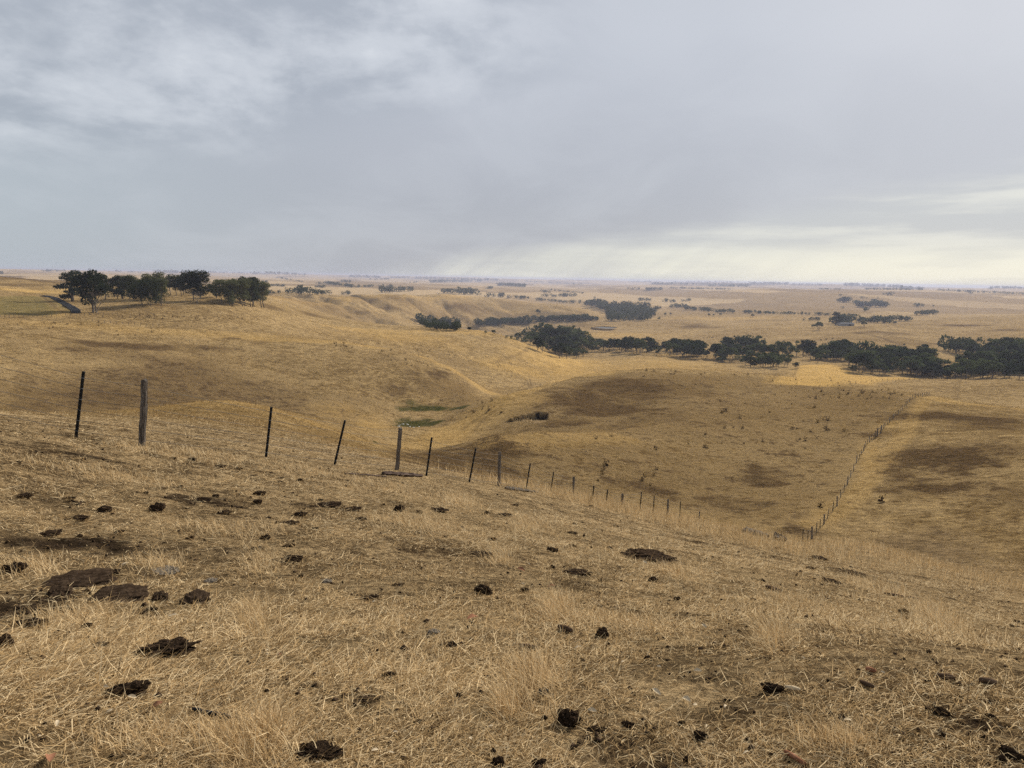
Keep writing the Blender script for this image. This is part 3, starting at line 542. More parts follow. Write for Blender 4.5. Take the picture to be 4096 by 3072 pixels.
def cypress(seed, H, W):
    r_ = random.Random(seed); mb = MB(); mb.tube([(0, 0, -.4), (0.1, 0, H*.5), (0, .1, H*.9)], [0.05*H, .03*H, .008*H], 7); cl = []
    for k in range(26):
        z = H*(0.14+0.84*k/25); w = W*0.5*(1.0-0.35*abs(z/H-0.45)-0.55*max(0, z/H-0.62)); an = r_.uniform(0, 6.28); q = w*r_.uniform(0.35, 0.85)
        cl.append(((math.cos(an)*q, math.sin(an)*q, z*0.97), W*r_.uniform(.15, .24), W*r_.uniform(.05, .08)))
        mb.tube([(0, 0, z-0.05*H), (math.cos(an)*q, math.sin(an)*q, z*.97)], [0.012*H, .005*H], 4, False)
    return mb.mesh('trunk', trunk_m), crown_mesh('crown', cl, 130, 0.028*H, fol_cyp, seed)
def bare_tree(seed, H, W):
    r_ = random.Random(seed); mb = MB()
    def grow(p, d, L, r0, lev):
        e = p+d*L; m = p.lerp(e, .5)+Vector((r_.uniform(-.06, .06), r_.uniform(-.06, .06), 0))*L
        mb.tube([p, m, e], [r0, r0*.8, r0*.55], 5, False)
        if lev: 
            for k in range(3): grow(m.lerp(e, r_.uniform(.3, 1)), (d+Vector((r_.uniform(-.8, .8), r_.uniform(-.8, .8), r_.uniform(-.1, .4)))).normalized(), L*r_.uniform(.5, .75), r0*.5, lev-1)
    for k in range(4): grow(Vector((0, 0, -.2)), Vector((r_.uniform(-.5, .5)*W/H*1.6, r_.uniform(-.5, .5)*W/H*1.6, 1)).normalized(), H*.48, H*.018, 3)
    return mb.mesh('trunk', dead_m)
def plant(name, meshes, loc, rz, sx, sz, label, cat, group=None):
    e = empty(name, loc, rz); e.scale = (sx, sx, sz); tag(e, label, cat, group)
    for nm, me in meshes: obj(nm, me, e)
    return e
def at(px, py, sink=0.0): p = hit(px, py); p[2] -= sink; return p

# the hilltop stand on the left: every tree its own shape
STAND = [  # base x, base y, height px, width px, stems, low, label, style
    (290, 1205, 102, 80, 1, .2, 'dark layered cypress at the road end of the hilltop stand, beside the bend', 'cyp'),
    (372, 1250, 145, 118, 1, .22, 'largest hilltop gum, standing forward of the others with a pale forked trunk', 'gum'),
    (448, 1196, 84, 62, 2, .45, 'slim gum with a bare stem between the broad front gum and a dark cypress', 'gum'),
    (490, 1195, 80, 84, 1, .15, 'squat dark cypress behind the fallen grass in the middle of the stand', 'cyp'),
    (530, 1197, 84, 72, 2, .3, 'dense gum touching the squat dark cypress on its right hand side', 'gum'),
    (585, 1221, 88, 92, 4, .32, 'bushy gum on several pale stems, forward in the middle of the stand', 'gum'),
    (622, 1198, 98, 84, 1, .4, 'tall open gum rising behind the bushy many-stemmed one', 'gum'),
    (648, 1220, 98, 84, 3, .3, 'three-stemmed gum with drooping leaves next to the bushy many-stemmed one', 'gum'),
    (706, 1181, 76, 68, 3, .42, 'thin gum on three dark stems at the back of the gap on the hilltop', 'gum'),
    (748, 1184, 74, 66, 3, .42, 'gum with leaning twin stems just right of the gap on the hilltop', 'gum'),
    (806, 1202, 108, 104, 2, .3, 'tallest rounded gum in the right half of the hilltop stand', 'gum'),
    (866, 1192, 68, 56, 1, .42, 'small lone-stemmed gum standing clear between the two right hand clumps', 'gum'),
    (912, 1219, 92, 76, 3, .22, 'low-branched gum at the near edge of the right hand clump', 'gum'),
    (952, 1221, 98, 80, 4, .3, 'many-stemmed gum in the middle of the right hand clump', 'gum'),
    (992, 1224, 108, 84, 4, .3, 'highest gum of the right hand clump, with a flat tuft on top', 'gum'),
    (1028, 1227, 94, 80, 3, .28, 'end gum of the right hand clump, leaning out over the eroded hill', 'gum')]
for k, (x, y, h, w, st, low, lab, style) in enumerate(STAND):
    p = at(x, y, 0.15); s = math.hypot(p[0], p[1])/FPX; H, W = h*s, w*s*1.12
    tm, cm = cypress(50+k, H, W) if style == 'cyp' else gum(100+k*3, H, W, 125, 0.025, fol_dark, low*.8, 8, 4, .72, st, 6, (.95, .7, .45)[(k*5) % 3])
    plant('cypress_tree' if style == 'cyp' else 'gum_tree', [('trunk', tm), ('crown', cm)], p, 0, 1, 1, lab, 'tree', 'trees of the hilltop stand')
for k, (x, y, h, w, lab) in enumerate(((788, 1217, 56, 46, 'bare bleached dead shrub tree at the foot of the tallest rounded gum'), (385, 1251, 88, 66, 'bare pale dead branches spreading in front of the largest hilltop gum'))):
    p = at(x, y, .1); s = math.hypot(p[0], p[1])/FPX
    plant('dead_tree', [('trunk', bare_tree(9+k, h*s, w*s))], p, 0, 1, 1, lab, 'tree', 'trees of the hilltop stand')

# creek-side belts: bases fill the polygons; height in photograph pixels
BELTS = [([(2040, 1352), (2200, 1350), (2330, 1368), (2356, 1398), (2330, 1436), (2240, 1436), (2120, 1395)], 52, 44, 'dark gum packed into the belt behind the shoulder of the golden spur', 'belt behind the golden spur'),
         ([(2350, 1388), (2445, 1384), (2445, 1408), (2355, 1408)], 36, 12, 'dark gum in the short belt between the spur wood and the long hedge of gums', 'short belt beside the spur wood'),
         ([(2452, 1388), (2490, 1388), (2490, 1400), (2452, 1400)], 38, 4, 'gum filling the gap before the long creek belt', 'short belt beside the spur wood'),
         ([(2475, 1396), (2620, 1402), (2634, 1422), (2560, 1420), (2480, 1410)], 46, 17, 'round-headed gum in the creek belt left of the lone round tree', 'creek belt left of the lone round tree'),
         ([(2645, 1402), (2790, 1408), (2815, 1440), (2740, 1434), (2650, 1420)], 46, 18, 'gum in the creek belt right around the lone round tree', 'creek belt around the lone round tree'),
         ([(2850, 1425), (2900, 1435), (2900, 1462), (2855, 1455)], 42, 6, 'open gum with a visible stem at the ragged edge of the middle wood', 'ragged edge of the middle wood'),
         ([(2890, 1396), (3000, 1390), (3150, 1412), (3155, 1465), (2990, 1470), (2930, 1445)], 42, 40, 'dark gum in the middle wood along the creek', 'middle wood along the creek'),
         ([(3000, 1468), (3150, 1462), (3150, 1472), (3010, 1474)], 38, 7, 'gum standing out on the near rim of the middle wood', 'near rim of the middle wood'),
         ([(3205, 1415), (3400, 1408), (3400, 1450), (3260, 1452)], 44, 26, 'gum at the narrow start of the largest wood', 'narrow start of the largest wood'),
         ([(3400, 1432), (3560, 1426), (3725, 1462), (3735, 1507), (3560, 1506), (3395, 1490)], 50, 60, 'dark gum crowded in the largest wood behind the bright paddock', 'largest wood behind the bright paddock'),
         ([(3725, 1500), (3855, 1502), (3855, 1514), (3725, 1516)], 44, 14, 'gum in the low belt joining the two big woods at the right', 'low belt joining the two big woods'),
         ([(3840, 1462), (3960, 1452), (4110, 1466), (4110, 1518), (3850, 1516)], 50, 42, 'gum in the wood at the right edge of the valley', 'wood at the right edge of the valley'),
         ([(3772, 1398), (3960, 1412), (4110, 1404), (4110, 1434), (3900, 1434), (3775, 1408)], 40, 36, 'gum in the upper belt at the far right of the valley', 'upper belt at the far right'),
         ([(1675, 1288), (1760, 1296), (1838, 1312), (1830, 1324), (1740, 1322), (1690, 1308)], 30, 44, 'gum in the small wood at the foot of the eroded hill', 'small wood at the foot of the eroded hill'),
         ([(1905, 1296), (2120, 1288), (2125, 1298), (1910, 1306)], 22, 46, 'gum in the thin line below the eroded hill', 'thin line below the eroded hill'),
         ([(2125, 1284), (2390, 1276), (2390, 1284), (2130, 1290)], 20, 60, 'gum in the hedge-like line under the end of the eroded hill', 'hedge-like line under the eroded hill'),
         ([(2350, 1222), (2480, 1232), (2600, 1240), (2610, 1256), (2592, 1286), (2430, 1286), (2430, 1250)], 24, 130, 'gum in the far wood beyond the end of the eroded hill', 'far wood beyond the eroded hill')]
LONE = [(2800, 1405, 40, 'lone round dark tree standing apart just above the creek belts'), (2830, 1431, 28, 'small round tree in the gap right of the lone round tree'), (3024, 1469, 32, 'short round tree by itself on the near rim of the middle wood'),
        (3187, 1473, 24, 'round shrubby tree alone at the corner of the bright paddock'), (3186, 1423, 58, 'tall open-crowned gum between the middle wood and the largest wood'), (1876, 1326, 19, 'round tree alone beside the small wood under the eroded hill'), (1942, 1335, 14, 'small rounded bush tree on the skyline of the golden spur, left of its twin'),
        (1974, 1337, 18, 'small upright bush tree on the skyline of the golden spur, right of its twin'), (2149, 1256, 19, 'single spreading tree on the bare face of the eroded hill'), (2161, 1304, 38, 'umbrella gum on a bare stem in front of the hedge-like line'), (2636, 1281, 15, 'low spreading tree in open pasture right of the far wood'),
        (2613, 1268, 20, 'leaning gum in pasture beside the far wood'), (2661, 1265, 15, 'round tree in the pasture between the far wood and the road line'), (2681, 1262, 12, 'little tree paired with the round pasture tree'), (2834, 1266, 13, 'lone upright tree in the middle of the valley pasture'), (2852, 1264, 8, 'tiny tree next to the lone upright tree of the valley pasture'),
        (2885, 1263, 10, 'small solitary tree between the valley pasture and the road line'), (3010, 1268, 13, 'spreading tree just below the long row of roadside trees'), (3255, 1311, 13, 'small round bush beside a larger gum below the farm'), (3277, 1321, 31, 'broad gum standing alone below the farm'),
        (3456, 1310, 26, 'dark upright tree by the farm track'), (3582, 1299, 13, 'wide low tree at the right end of the farm wood'), (3669, 1398, 11, 'left one of two small trees on the open right slope'), (3696, 1398, 12, 'right one of two small trees on the open right slope'), (3618, 1384, 9, 'tiny lone tree above the largest wood'),
        (2580, 1211, 6, 'tiny tree far out on the hazy plain'), (2607, 1258, 20, 'upright gum touching the right flank of the far wood'), (3733, 1228, 8, 'little solitary tree on the far right plain'), (3342, 1300, 48, 'tall pointed conifer over the farm wood'), (2640, 1238, 13, 'bushy tree on the road line beside the far wood')]
proto = [gum(400+i, 10.0, W, 60, 0.048, fol_red, low, 6, 2, .72, st, 5) for i, (W, low, st) in enumerate(((9.5, .16, 1), (11, .2, 2), (8, .22, 1), (10, .12, 2), (9, .28, 1), (12, .18, 3)))]
open_proto = gum(450, 10.0, 8.5, 34, 0.05, fol_red, .36, 6, 2, .6, 1, 5)
r_ = random.Random(21)
def pip(x, y, P_):
    c = False
    for (ax, ay), (bx, by) in zip(P_, P_[1:]+P_[:1]):
        if (ay > y) != (by > y) and x < (bx-ax)*(y-ay)/(by-ay)+ax: c = not c
    return c
STUFF_TREES = []
KEEP = [34, 12, 4, 17, 18, 6, 34, 7, 22, 48, 14, 32, 26, 0, 0, 0, 0]
for (poly, hp, cnt, lab, grp), keep in zip(BELTS, KEEP):
    xs = [q[0] for q in poly]; ys = [q[1] for q in poly]; got = []; tries = 0
    while len(got) < cnt and tries < 4000:
        tries += 1; x, y = r_.uniform(min(xs), max(xs)), r_.uniform(min(ys), max(ys))
        if not pip(x, y, poly): continue
        if tries < 2500 and any(abs(x-a)/(hp*.36) < 1 and abs(y-b_)/(hp*.16) < 1 for a, b_ in got): continue
        got.append((x, y))
    got.sort(key=lambda q: -q[1])
    for k, (x, y) in enumerate(got):
        p = at(x, y, .2); H = hp*math.hypot(p[0], p[1])/FPX*r_.uniform(.55, 1.36)*1.05
        if k >= keep: STUFF_TREES.append((p, H)); continue
        tm, cm = proto[r_.randrange(6)]; sz = H/10
        plant('gum_tree', [('trunk', tm), ('crown', cm)], p, r_.uniform(0, 6.28), sz*r_.uniform(.9, 1.2), sz, lab, 'tree', grp)
for x, y, h, lab in LONE:
    p = at(x, y, .15); s = math.hypot(p[0], p[1])/FPX; sz = h*s/10
    tm, cm = open_proto if 'open' in lab or 'umbrella' in lab else proto[r_.randrange(4)]
    if 'conifer' in lab: tm, cm = cypress(77, 10, 6.5)
    plant('paddock_tree' if 'conifer' not in lab else 'conifer_tree', [('trunk', tm), ('crown', cm)], p, r_.uniform(0, 6.28), sz*(1.25 if 'spreading' in lab else 1.0), sz, lab, 'tree')
for x, y, h, lab in ((2266, 1311, 22, 'bare-limbed dead tree in the pasture by the dam'), (2292, 1312, 12, 'small dead stump tree right of the bare-limbed one'), (2334, 1312, 11, 'thin dead stem close to the dam'), (2217, 1306, 12, 'thin dead stem beside the umbrella gum')):
    p = at(x, y, .1); s = math.hypot(p[0], p[1])/FPX; plant('dead_tree', [('trunk', bare_tree(int(x), h*s, h*s*.8))], p, 0, 1, 1, lab, 'tree')

# far rows and plantations that read as masses: one object
ROWS = """170 1086 265 1087 5 24;300 1088 325 1089 3 6;455 1088 485 1089 5 8;505 1090 560 1091 4 12;615 1084 710 1087 6 34;660 1092 710 1094 7 16;740 1083 1100 1094 4 80;1000 1091 1220 1103 6 70;1110 1113 1210 1129 4 34;1035 1144 1140 1147 7 30;
1040 1133 1085 1129 6 8;1260 1150 1300 1151 10 16;1265 1134 1300 1141 6 8;1300 1136 1410 1151 9 50;1365 1130 1410 1131 7 14;1420 1151 1490 1148 7 22;1400 1109 1520 1113 7 44;1560 1113 1640 1114 6 26;1480 1121 1560 1118 5 14;1630 1134 1670 1131 5 8;1660 1116 1990 1123 6 130;
1720 1130 1930 1127 10 100;1990 1142 2100 1149 9 90;1945 1158 1970 1153 10 16;1145 1178 1240 1178 30 13;1245 1179 1325 1179 20 11;1370 1179 1402 1179 18 6;1517 1171 1567 1171 25 10;1572 1166 1650 1166 18 14;1515 1150 1570 1152 9 10;1770 1173 1805 1173 20 7;1810 1175 1905 1180 25 18;1910 1181 1928 1181 10 4;
1935 1189 2025 1189 16 16;2030 1193 2115 1197 13 18;1065 1178 1125 1177 15 8;2140 1201 2270 1213 11 30;2272 1214 2320 1214 13 7;2167 1189 2303 1186 13 34;2162 1166 2200 1174 7 14;2190 1161 2335 1175 5 40;2507 1158 2565 1158 6 10;2587 1161 2648 1161 11 30;2458 1169 2470 1169 4 3;2552 1204 2604 1204 9 14;2642 1208 2668 1208 13 6;
2682 1210 2702 1210 11 5;2726 1207 2761 1205 11 8;2676 1231 2745 1231 15 16;2740 1239 2845 1248 16 24;2855 1251 2935 1252 14 18;2975 1253 3035 1254 12 16;3035 1255 3100 1256 10 12;2335 1218 2345 1217 12 3;2343 1223 2400 1224 19 16;2615 1239 2640 1239 14 6;2100 1127 2340 1140 4 60;2600 1137 3000 1143 6 160;2680 1154 2920 1160 5 70;2500 1129 3000 1132 4 140;
2830 1146 3000 1148 6 60;3000 1139 3150 1140 7 70;3165 1139 3290 1141 4 50;3375 1143 3600 1151 7 100;3450 1159 3690 1161 5 80;3600 1154 3690 1159 7 40;3270 1158 3360 1159 4 24;3750 1163 4110 1179 5 90;3950 1152 4110 1156 5 60;3350 1208 3400 1209 17 18;3408 1215 3435 1215 11 8;3432 1229 3545 1229 20 34;3490 1216 3535 1224 16 14;3443 1244 3466 1244 14 6;
3360 1233 3380 1234 6 4;3030 1254 3318 1262 10 60;3375 1264 3424 1264 10 14;3435 1284 3635 1284 18 46;3435 1290 3560 1293 15 26;3318 1296 3430 1290 28 22;3360 1300 3400 1302 16 8;3226 1282 3280 1283 13 9;3210 1283 3214 1283 8 1;3663 1261 3745 1258 16 18;3660 1227 3698 1227 12 8;3533 1182 3565 1182 13 6;3438 1195 3470 1197 7 3;3506 1195 3508 1195 5 1;3360 1185 3366 1185 7 3;3880 1178 3884 1178 8 2;
2020 1352 2110 1372 12 14;0 1098 12 1098 12 3;2375 1196 2380 1196 6 2;2445 1222 2465 1219 6 4;2120 1360 2200 1380 18 8"""

r2 = np.random.default_rng(3); FV = []; FF = []; off = 0
def far_tree(p, H, big):
    global off
    W = H*r2.uniform(.8, 1.3); m_ = 150 if big == 2 else 46 if big else 22
    d = r2.normal(size=(m_, 3)); d /= np.linalg.norm(d, axis=1)[:, None]; d *= r2.uniform(.4, 1, (m_, 1))**.5
    P_ = d*np.array([W*.5, W*.5, H*.40]); P_[:, 2] += H*.56; P_[:, 2] += np.sin(d[:, 0]*5+r2.uniform(0, 6))*np.cos(d[:, 1]*5)*H*.08
    V, F = leaf_quads(P_+p, H*(.10 if big == 2 else .13 if big else .17), r2)
    tk = np.array([[-.03*H, 0, -.1*H], [.03*H, 0, -.1*H], [.02*H, 0, .5*H], [-.02*H, 0, .5*H], [0, -.03*H, -.1*H], [0, .03*H, -.1*H], [0, .02*H, .5*H], [0, -.02*H, .5*H]])+p
    FV.extend([V, tk]); FF.extend([F+off, np.array([[0, 1, 2, 3], [4, 5, 6, 7]])+off+len(V)]); off += len(V)+8
for p, H in STUFF_TREES: far_tree(p, H, 2)
for row in ROWS.replace('\n', '').split(';'):
    x0, y0, x1, y1, h, cnt = [float(q) for q in row.split()]
    for k in range(int(cnt)):
        t = r2.uniform(); x = x0+(x1-x0)*t+r2.normal()*2; y = y0+(y1-y0)*t+r2.normal()*0.5
        p = hit(x, y)
        if math.hypot(p[0], p[1]) > 14000: p = hit(x, y+5)
        far_tree(p, h*(1.55 if h < 9.5 else 1.1)*math.hypot(p[0], p[1])/FPX*r2.uniform(.65, 1.15), 1 if h > 9 else 0)
far = mesh_np('distant_trees', np.concatenate(FV), np.concatenate(FF), fol_red, smooth_=False)
tag(far, 'rows and small woods of dark trees dotted over the hazy far plain', 'trees', kind='stuff')
# ------------------------------------------------------------------ fences
def wood_post(h, d, seed):
    r_ = random.Random(seed); mb = MB(); pts = []; rad = []
    for k in range(9):
        t = k/8; pts.append((r_.uniform(-.05, .05)*d, r_.uniform(-.05, .05)*d, -0.18+(h+.18)*t)); rad.append(d/2*r_.uniform(.93, 1.07)*(1.04-.08*t))
    mb.tube(pts, rad, 9); me = mb.mesh('wooden_post', wood)
    for v in me.vertices:       # split and weathered section
        a = math.atan2(v.co.y, v.co.x); f = 1+0.07*math.sin(a*5+seed)+0.04*math.sin(v.co.z*14+a*3); v.co.x *= f; v.co.y *= f
        if v.co.z > h*.97: v.co.z += 0.02*math.sin(a*2+seed)
    me.polygons.foreach_set('use_smooth', np.zeros(len(me.polygons), bool)); return me
def steel_post(h, w):
    """Y-section picket"""
    mb = MB(); t = w*0.16
    prof = []
    for k in range(3):
        a = math.radians(90+120*k); c, s = math.cos(a), math.sin(a)
        prof += [(c*w*.55+s*t, s*w*.55-c*t), (c*w*.55-s*t, s*w*.55+c*t), (math.cos(a+math.radians(60))*t*1.3, math.sin(a+math.radians(60))*t*1.3)]
    n_ = len(prof); b = len(mb.v)
    for z in (-.25, h): mb.v += [Vector((x, y, z)) for x, y in prof]
    for k in range(n_): mb.f.append((b+k, b+(k+1) % n_, b+n_+(k+1) % n_, b+n_+k))
    mb.f.append(tuple(b+n_+k for k in range(n_)))
    return mb.mesh('steel_post', steel, False)
def wire_run(name, pts, rad, parent, mat=wire_m):
    mb = MB(); P_ = []
    for a, b in zip(pts[:-1], pts[1:]):
        a, b = Vector(a), Vector(b); L = (b-a).length
        for t in (0, .25, .5, .75): P_.append(a.lerp(b, t)-Vector((0, 0, L*0.006*4*t*(1-t))))
    P_.append(Vector(pts[-1])); mb.tube(P_, rad, 4, False); return mb.build(name, mat, parent)
# near fence: photograph base, top and foot of every post
NEARF = [(305, 1748, 1486, 's', 30), (568, 1784, 1520, 'w', 10), (1064, 1829, 1628, 's', 22), (1338, 1859, 1681, 's', 42), (1588, 1880, 1712, 'w', 14), (1705, 1903, 1750, 's', 22), (1877, 1928, 1793, 's', 26), (1995, 1944, 1806, 'w', 4),
         (2105, 1955, 1853, 's', 16), (2203, 1964, 1887, 's', 12), (2292, 1985, 1908, 'w', 3), (2366, 2012, 1942, 's', 10), (2424, 2022, 1958, 's', 6), (2487, 2032, 1975, 'w', 3), (2560, 2046, 2004, 's', 4), (2612, 2054, 2020, 's', 3), (2669, 2064, 2035, 'w', 2), (2718, 2072, 2050, 's', 2), (2796, 2084, 2065, 'w', 1)]
fe = empty('wire_fence', at(568, 1784)); tag(fe, 'near wire fence of black steel pickets and grey split posts crossing the grassy brow', 'fence')
o0 = np.array(fe.location); tops = []
for k, (x, yb, yt, kd, lean) in enumerate(NEARF):
    p = hit(x, yb)
    d_ = pix_dir(x+lean, yt)[0]; top = EYE+d_*((p[1]-EYE[1])/d_[1]); vv_ = Vector(top-p); h = vv_.length
    if k > 13: vv_ = Vector((vv_.x, 0, 1.15)); h = vv_.length
    if h < 0.75: vv_ *= 0.9/h; h = 0.9
    me = wood_post(h, 0.125 if k != 1 else 0.135, k) if kd == 'w' else steel_post(h, 0.055)
    o = obj(me.name, me, fe, p-o0); o.rotation_mode = 'XYZ'
    q_ = Vector((0, 0, 1)).rotation_difference(vv_.normalized()); o.rotation_euler = (q_.to_matrix() @ Matrix.Rotation(random.uniform(-.3, .3) if kd == 's' else k*1.3, 3, 'Z')).to_euler()
    mtx = o.rotation_euler.to_matrix(); hs = [0.10+0.17*q for q in range(6)]
    for z in hs:
        if z < h: pass
    tops.append([Vector(p-o0)+mtx @ Vector((0, 0, min(z*h/1.05, h*.97))) for z in hs])
    if kd == 's' and k < 9:
        mbc = MB()
        for z in hs: mbc.tube([(-.035, -.02, min(z*h/1.05, h*.97)), (.035, -.02, min(z*h/1.05, h*.97))], .004, 4)
        mbc.build('wire_clip', clip_m, o)
p_l = np.array(hit(305, 1748)); dirl = p_l-np.array(hit(568, 1784)); dirl /= np.linalg.norm(dirl)
for q in range(6):
    pts = [tops[0][q]+Vector(dirl)*6+Vector((0, 0, .55))] + [t[q] for t in tops]
    wire_run('wire', pts, 0.0040, fe)
# fence climbing away beyond the gully
ZF = "410 1392 1345 s|448 1395 1312 s|482 1378 1285 w|517 1330 1245 s|545 1298 1212 s|577 1262 1170 w|604 1218 1142 s|644 1165 1090 s|679 1120 1040 w|707 1058 988 s|733 1008 940 s|760 955 885 w|785 898 833 s|808 850 785 s|831 785 727 w|851 758 697 s|868 722 665 s|887 690 630 w|901 660 617 s|912 648 605 s|932 625 585 w|945 612 573 s|964 600 562 s|978 582 545 w|993 575 520 W|1020 553 492 W|1043 513 473 w|1056 497 463 s|1071 487 450 s|1087 470 432 w|1098 458 423 s|1109 447 412 s|1120 435 397 w|1132 424 390 s|1145 412 378 s|1157 405 366 w|1172 390 352 s|1187 375 338 w|1203 360 330 s|1217 338 300 w|1229 322 285 s|1243 306 270 w|1255 295 262 s|1268 285 257 w|1280 278 252 s|1290 275 248 w|1303 272 246 s|1316 270 244 w|1330 268 243 s|1344 266 242 w|1358 265 241 s|1372 264 240 w|1384 263 239 s|1396 262 238 w"
f2 = empty('wire_fence', hit(3247, 2155, 70.0)); tag(f2, 'long far fence of thin posts climbing away from the gully over the brown hill', 'fence')
o0 = np.array(f2.location); tops = []; wp = {True: wood_post(1.25, .16, 91), False: steel_post(1.25, .075)}; strainer = wood_post(1.55, .26, 92)
for k, tok in enumerate(ZF.split('|')):
    a, b, c, kd = tok.split(); x = 3000+float(a)*.5124; yb = 1450+float(b)*.5124
    p = hit(x, yb, 70.0); p[2] = ground_z(p[0], p[1])
    me = strainer if kd == 'W' else wp[kd == 'w']
    o = obj(me.name, me, f2, p-o0); o.rotation_euler = (random.uniform(-.05, .05), random.uniform(-.04, .06), k*1.1); o.scale = (1, 1, random.uniform(.9, 1.1))
    tops.append([Vector(p-o0)+Vector((0, 0, z)) for z in (.15, .45, .75, 1.05)])
    if a == '993': s1 = Vector(p-o0)
    if a == '1020': s2 = Vector(p-o0)
mb = MB(); mb.tube([s1+Vector((0, 0, 1.4)), s2+Vector((0, 0, 1.4))], .06, 6); mb.build('brace_rail', wood, f2)
for q in range(4): wire_run('wire', [t[q] for t in tops], 0.003, f2)
def post_row(name, pts, n_, h, w, mat, label):
    P3 = []; tot = np.r_[0, np.cumsum([math.hypot(b[0]-a[0], b[1]-a[1]) for a, b in zip(pts, pts[1:])])]
    for s in np.linspace(0, tot[-1], n_):
        x = np.interp(s, tot, [q[0] for q in pts]); y = np.interp(s, tot, [q[1] for q in pts]); P3.append(hit(x, y))
    e = empty(name, P3[0]); tag(e, label, 'fence'); mb = MB(); mb.box((0, 0, h/2-.1), w, w, h+.2); me = mb.mesh('post', mat, False); T_ = []
    for p in P3:
        o = obj('post', me, e, p-P3[0]); o.rotation_euler = (random.uniform(-.06, .06), random.uniform(-.06, .06), random.uniform(0, 3)); T_.append(Vector(p-P3[0])+Vector((0, 0, h*.85)))
    wire_run('wire', T_, 0.004, e)
post_row('paddock_fence', [(0, 1270), (150, 1268), (330, 1262), (470, 1262)], 26, 1.25, .13, wood, 'low post fence along the near side of the green field, left of the hilltop stand')
post_row('paddock_fence', [(345, 1286), (420, 1292), (560, 1302), (660, 1309)], 14, 1.2, .13, wood, 'short post fence on the slope below the hilltop stand, under the line of dry stalks')
post_row('paddock_fence', [(3400, 1538), (3520, 1524), (3650, 1519), (3790, 1516), (3930, 1517), (4110, 1521)], 34, 1.25, .16, wood, 'post fence along the top of the brown rise in front of the largest wood')
post_row('paddock_fence', [(1680, 1400), (1800, 1424), (1950, 1470), (2080, 1520), (2160, 1548)], 26, 1.2, .12, wood, 'faint post fence running down the golden spur into the valley fold')

# ------------------------------------------------------------------ road, posts by the road, pole, dam, shed, track
cen = [(172, 1183), (192, 1186), (215, 1192), (238, 1203), (262, 1217), (285, 1230), (300, 1240), (303, 1248), (296, 1253)]
C3 = np.array([hit(x, y) for x, y in cen]); C3[-1] = C3[-2] + (C3[-2]-C3[-3])*0.8
tt = np.linspace(0, len(C3)-1, 60); cx = np.interp(tt, range(len(C3)), C3[:, 0]); cy = np.interp(tt, range(len(C3)), C3[:, 1])
for _ in range(4): cx[1:-1] = (cx[:-2]+cx[1:-1]*2+cx[2:])/4; cy[1:-1] = (cy[:-2]+cy[1:-1]*2+cy[2:])/4
tx, ty = np.gradient(cx), np.gradient(cy); L_ = np.hypot(tx, ty); nx, ny = -ty/L_, tx/L_
RV = []
for k in range(60):
    for s in (-2.1, -1.05, 0, 1.05, 2.1):
        x, y = cx[k]+nx[k]*s, cy[k]+ny[k]*s; RV.append((x, y, float(ground_z(x, y))))
RV = np.array(RV).reshape(60, 5, 3); RV[:, :, 2] = RV[:, :, 2].max(1)[:, None]+0.25
for _ in range(3): RV[1:-1, :, 2] = (RV[:-2, :, 2]+RV[1:-1, :, 2]*2+RV[2:, :, 2])/4
road = mesh_np('road', RV.reshape(-1, 3), [(k*5+j, k*5+j+1, k*5+j+6, k*5+j+5) for k in range(59) for j in range(4)], asph_m); tag(road, kind='structure')
for x, y, lab in ((327, 1245, 'white roadside post nearest the trees, right of the bend'), (287, 1247, 'white roadside post on the grass left of the bend'), (208, 1190, 'small white roadside post at the far top of the bend')):
    p = at(x, y); mb = MB(); mb.box((0, 0, .5), .14, .05, 1.15); mb.box((0, -.032, .85), .09, .012, .14)
    o = mb.build('guide_post', stone_m, None, False); o.location = p; tag(o, lab, 'post', 'guide posts along the road bend')
p = at(245, 1153); e = empty('power_pole', p); tag(e, 'single wooden power pole on the skyline paddock left of the hilltop stand', 'pole'); hp_ = 21*math.hypot(p[0], p[1])/FPX
mb = MB(); mb.tube([(0, 0, -.5), (0, 0, hp_)], [.24, .16], 7); mb.build('pole', wood, e); mb = MB(); mb.box((0, 0, hp_*.92), 2.0, .12, .14); mb.build('crossarm', wood, e)
Pd = [hit(x, y) for x, y in ((2400, 1314), (2420, 1311), (2442, 1313), (2438, 1318), (2410, 1319))]; zd = np.mean([q[2] for q in Pd])+1.0
dc = np.mean(Pd, 0); dam = mesh_np('dam_water', [(dc[0]+20*math.cos(t)*(1+.12*math.sin(3*t)), dc[1]+30*math.sin(t), zd) for t in np.linspace(0, 6.283, 29)[:-1]], [tuple(range(28))], dam_m); tag(dam, kind='structure')
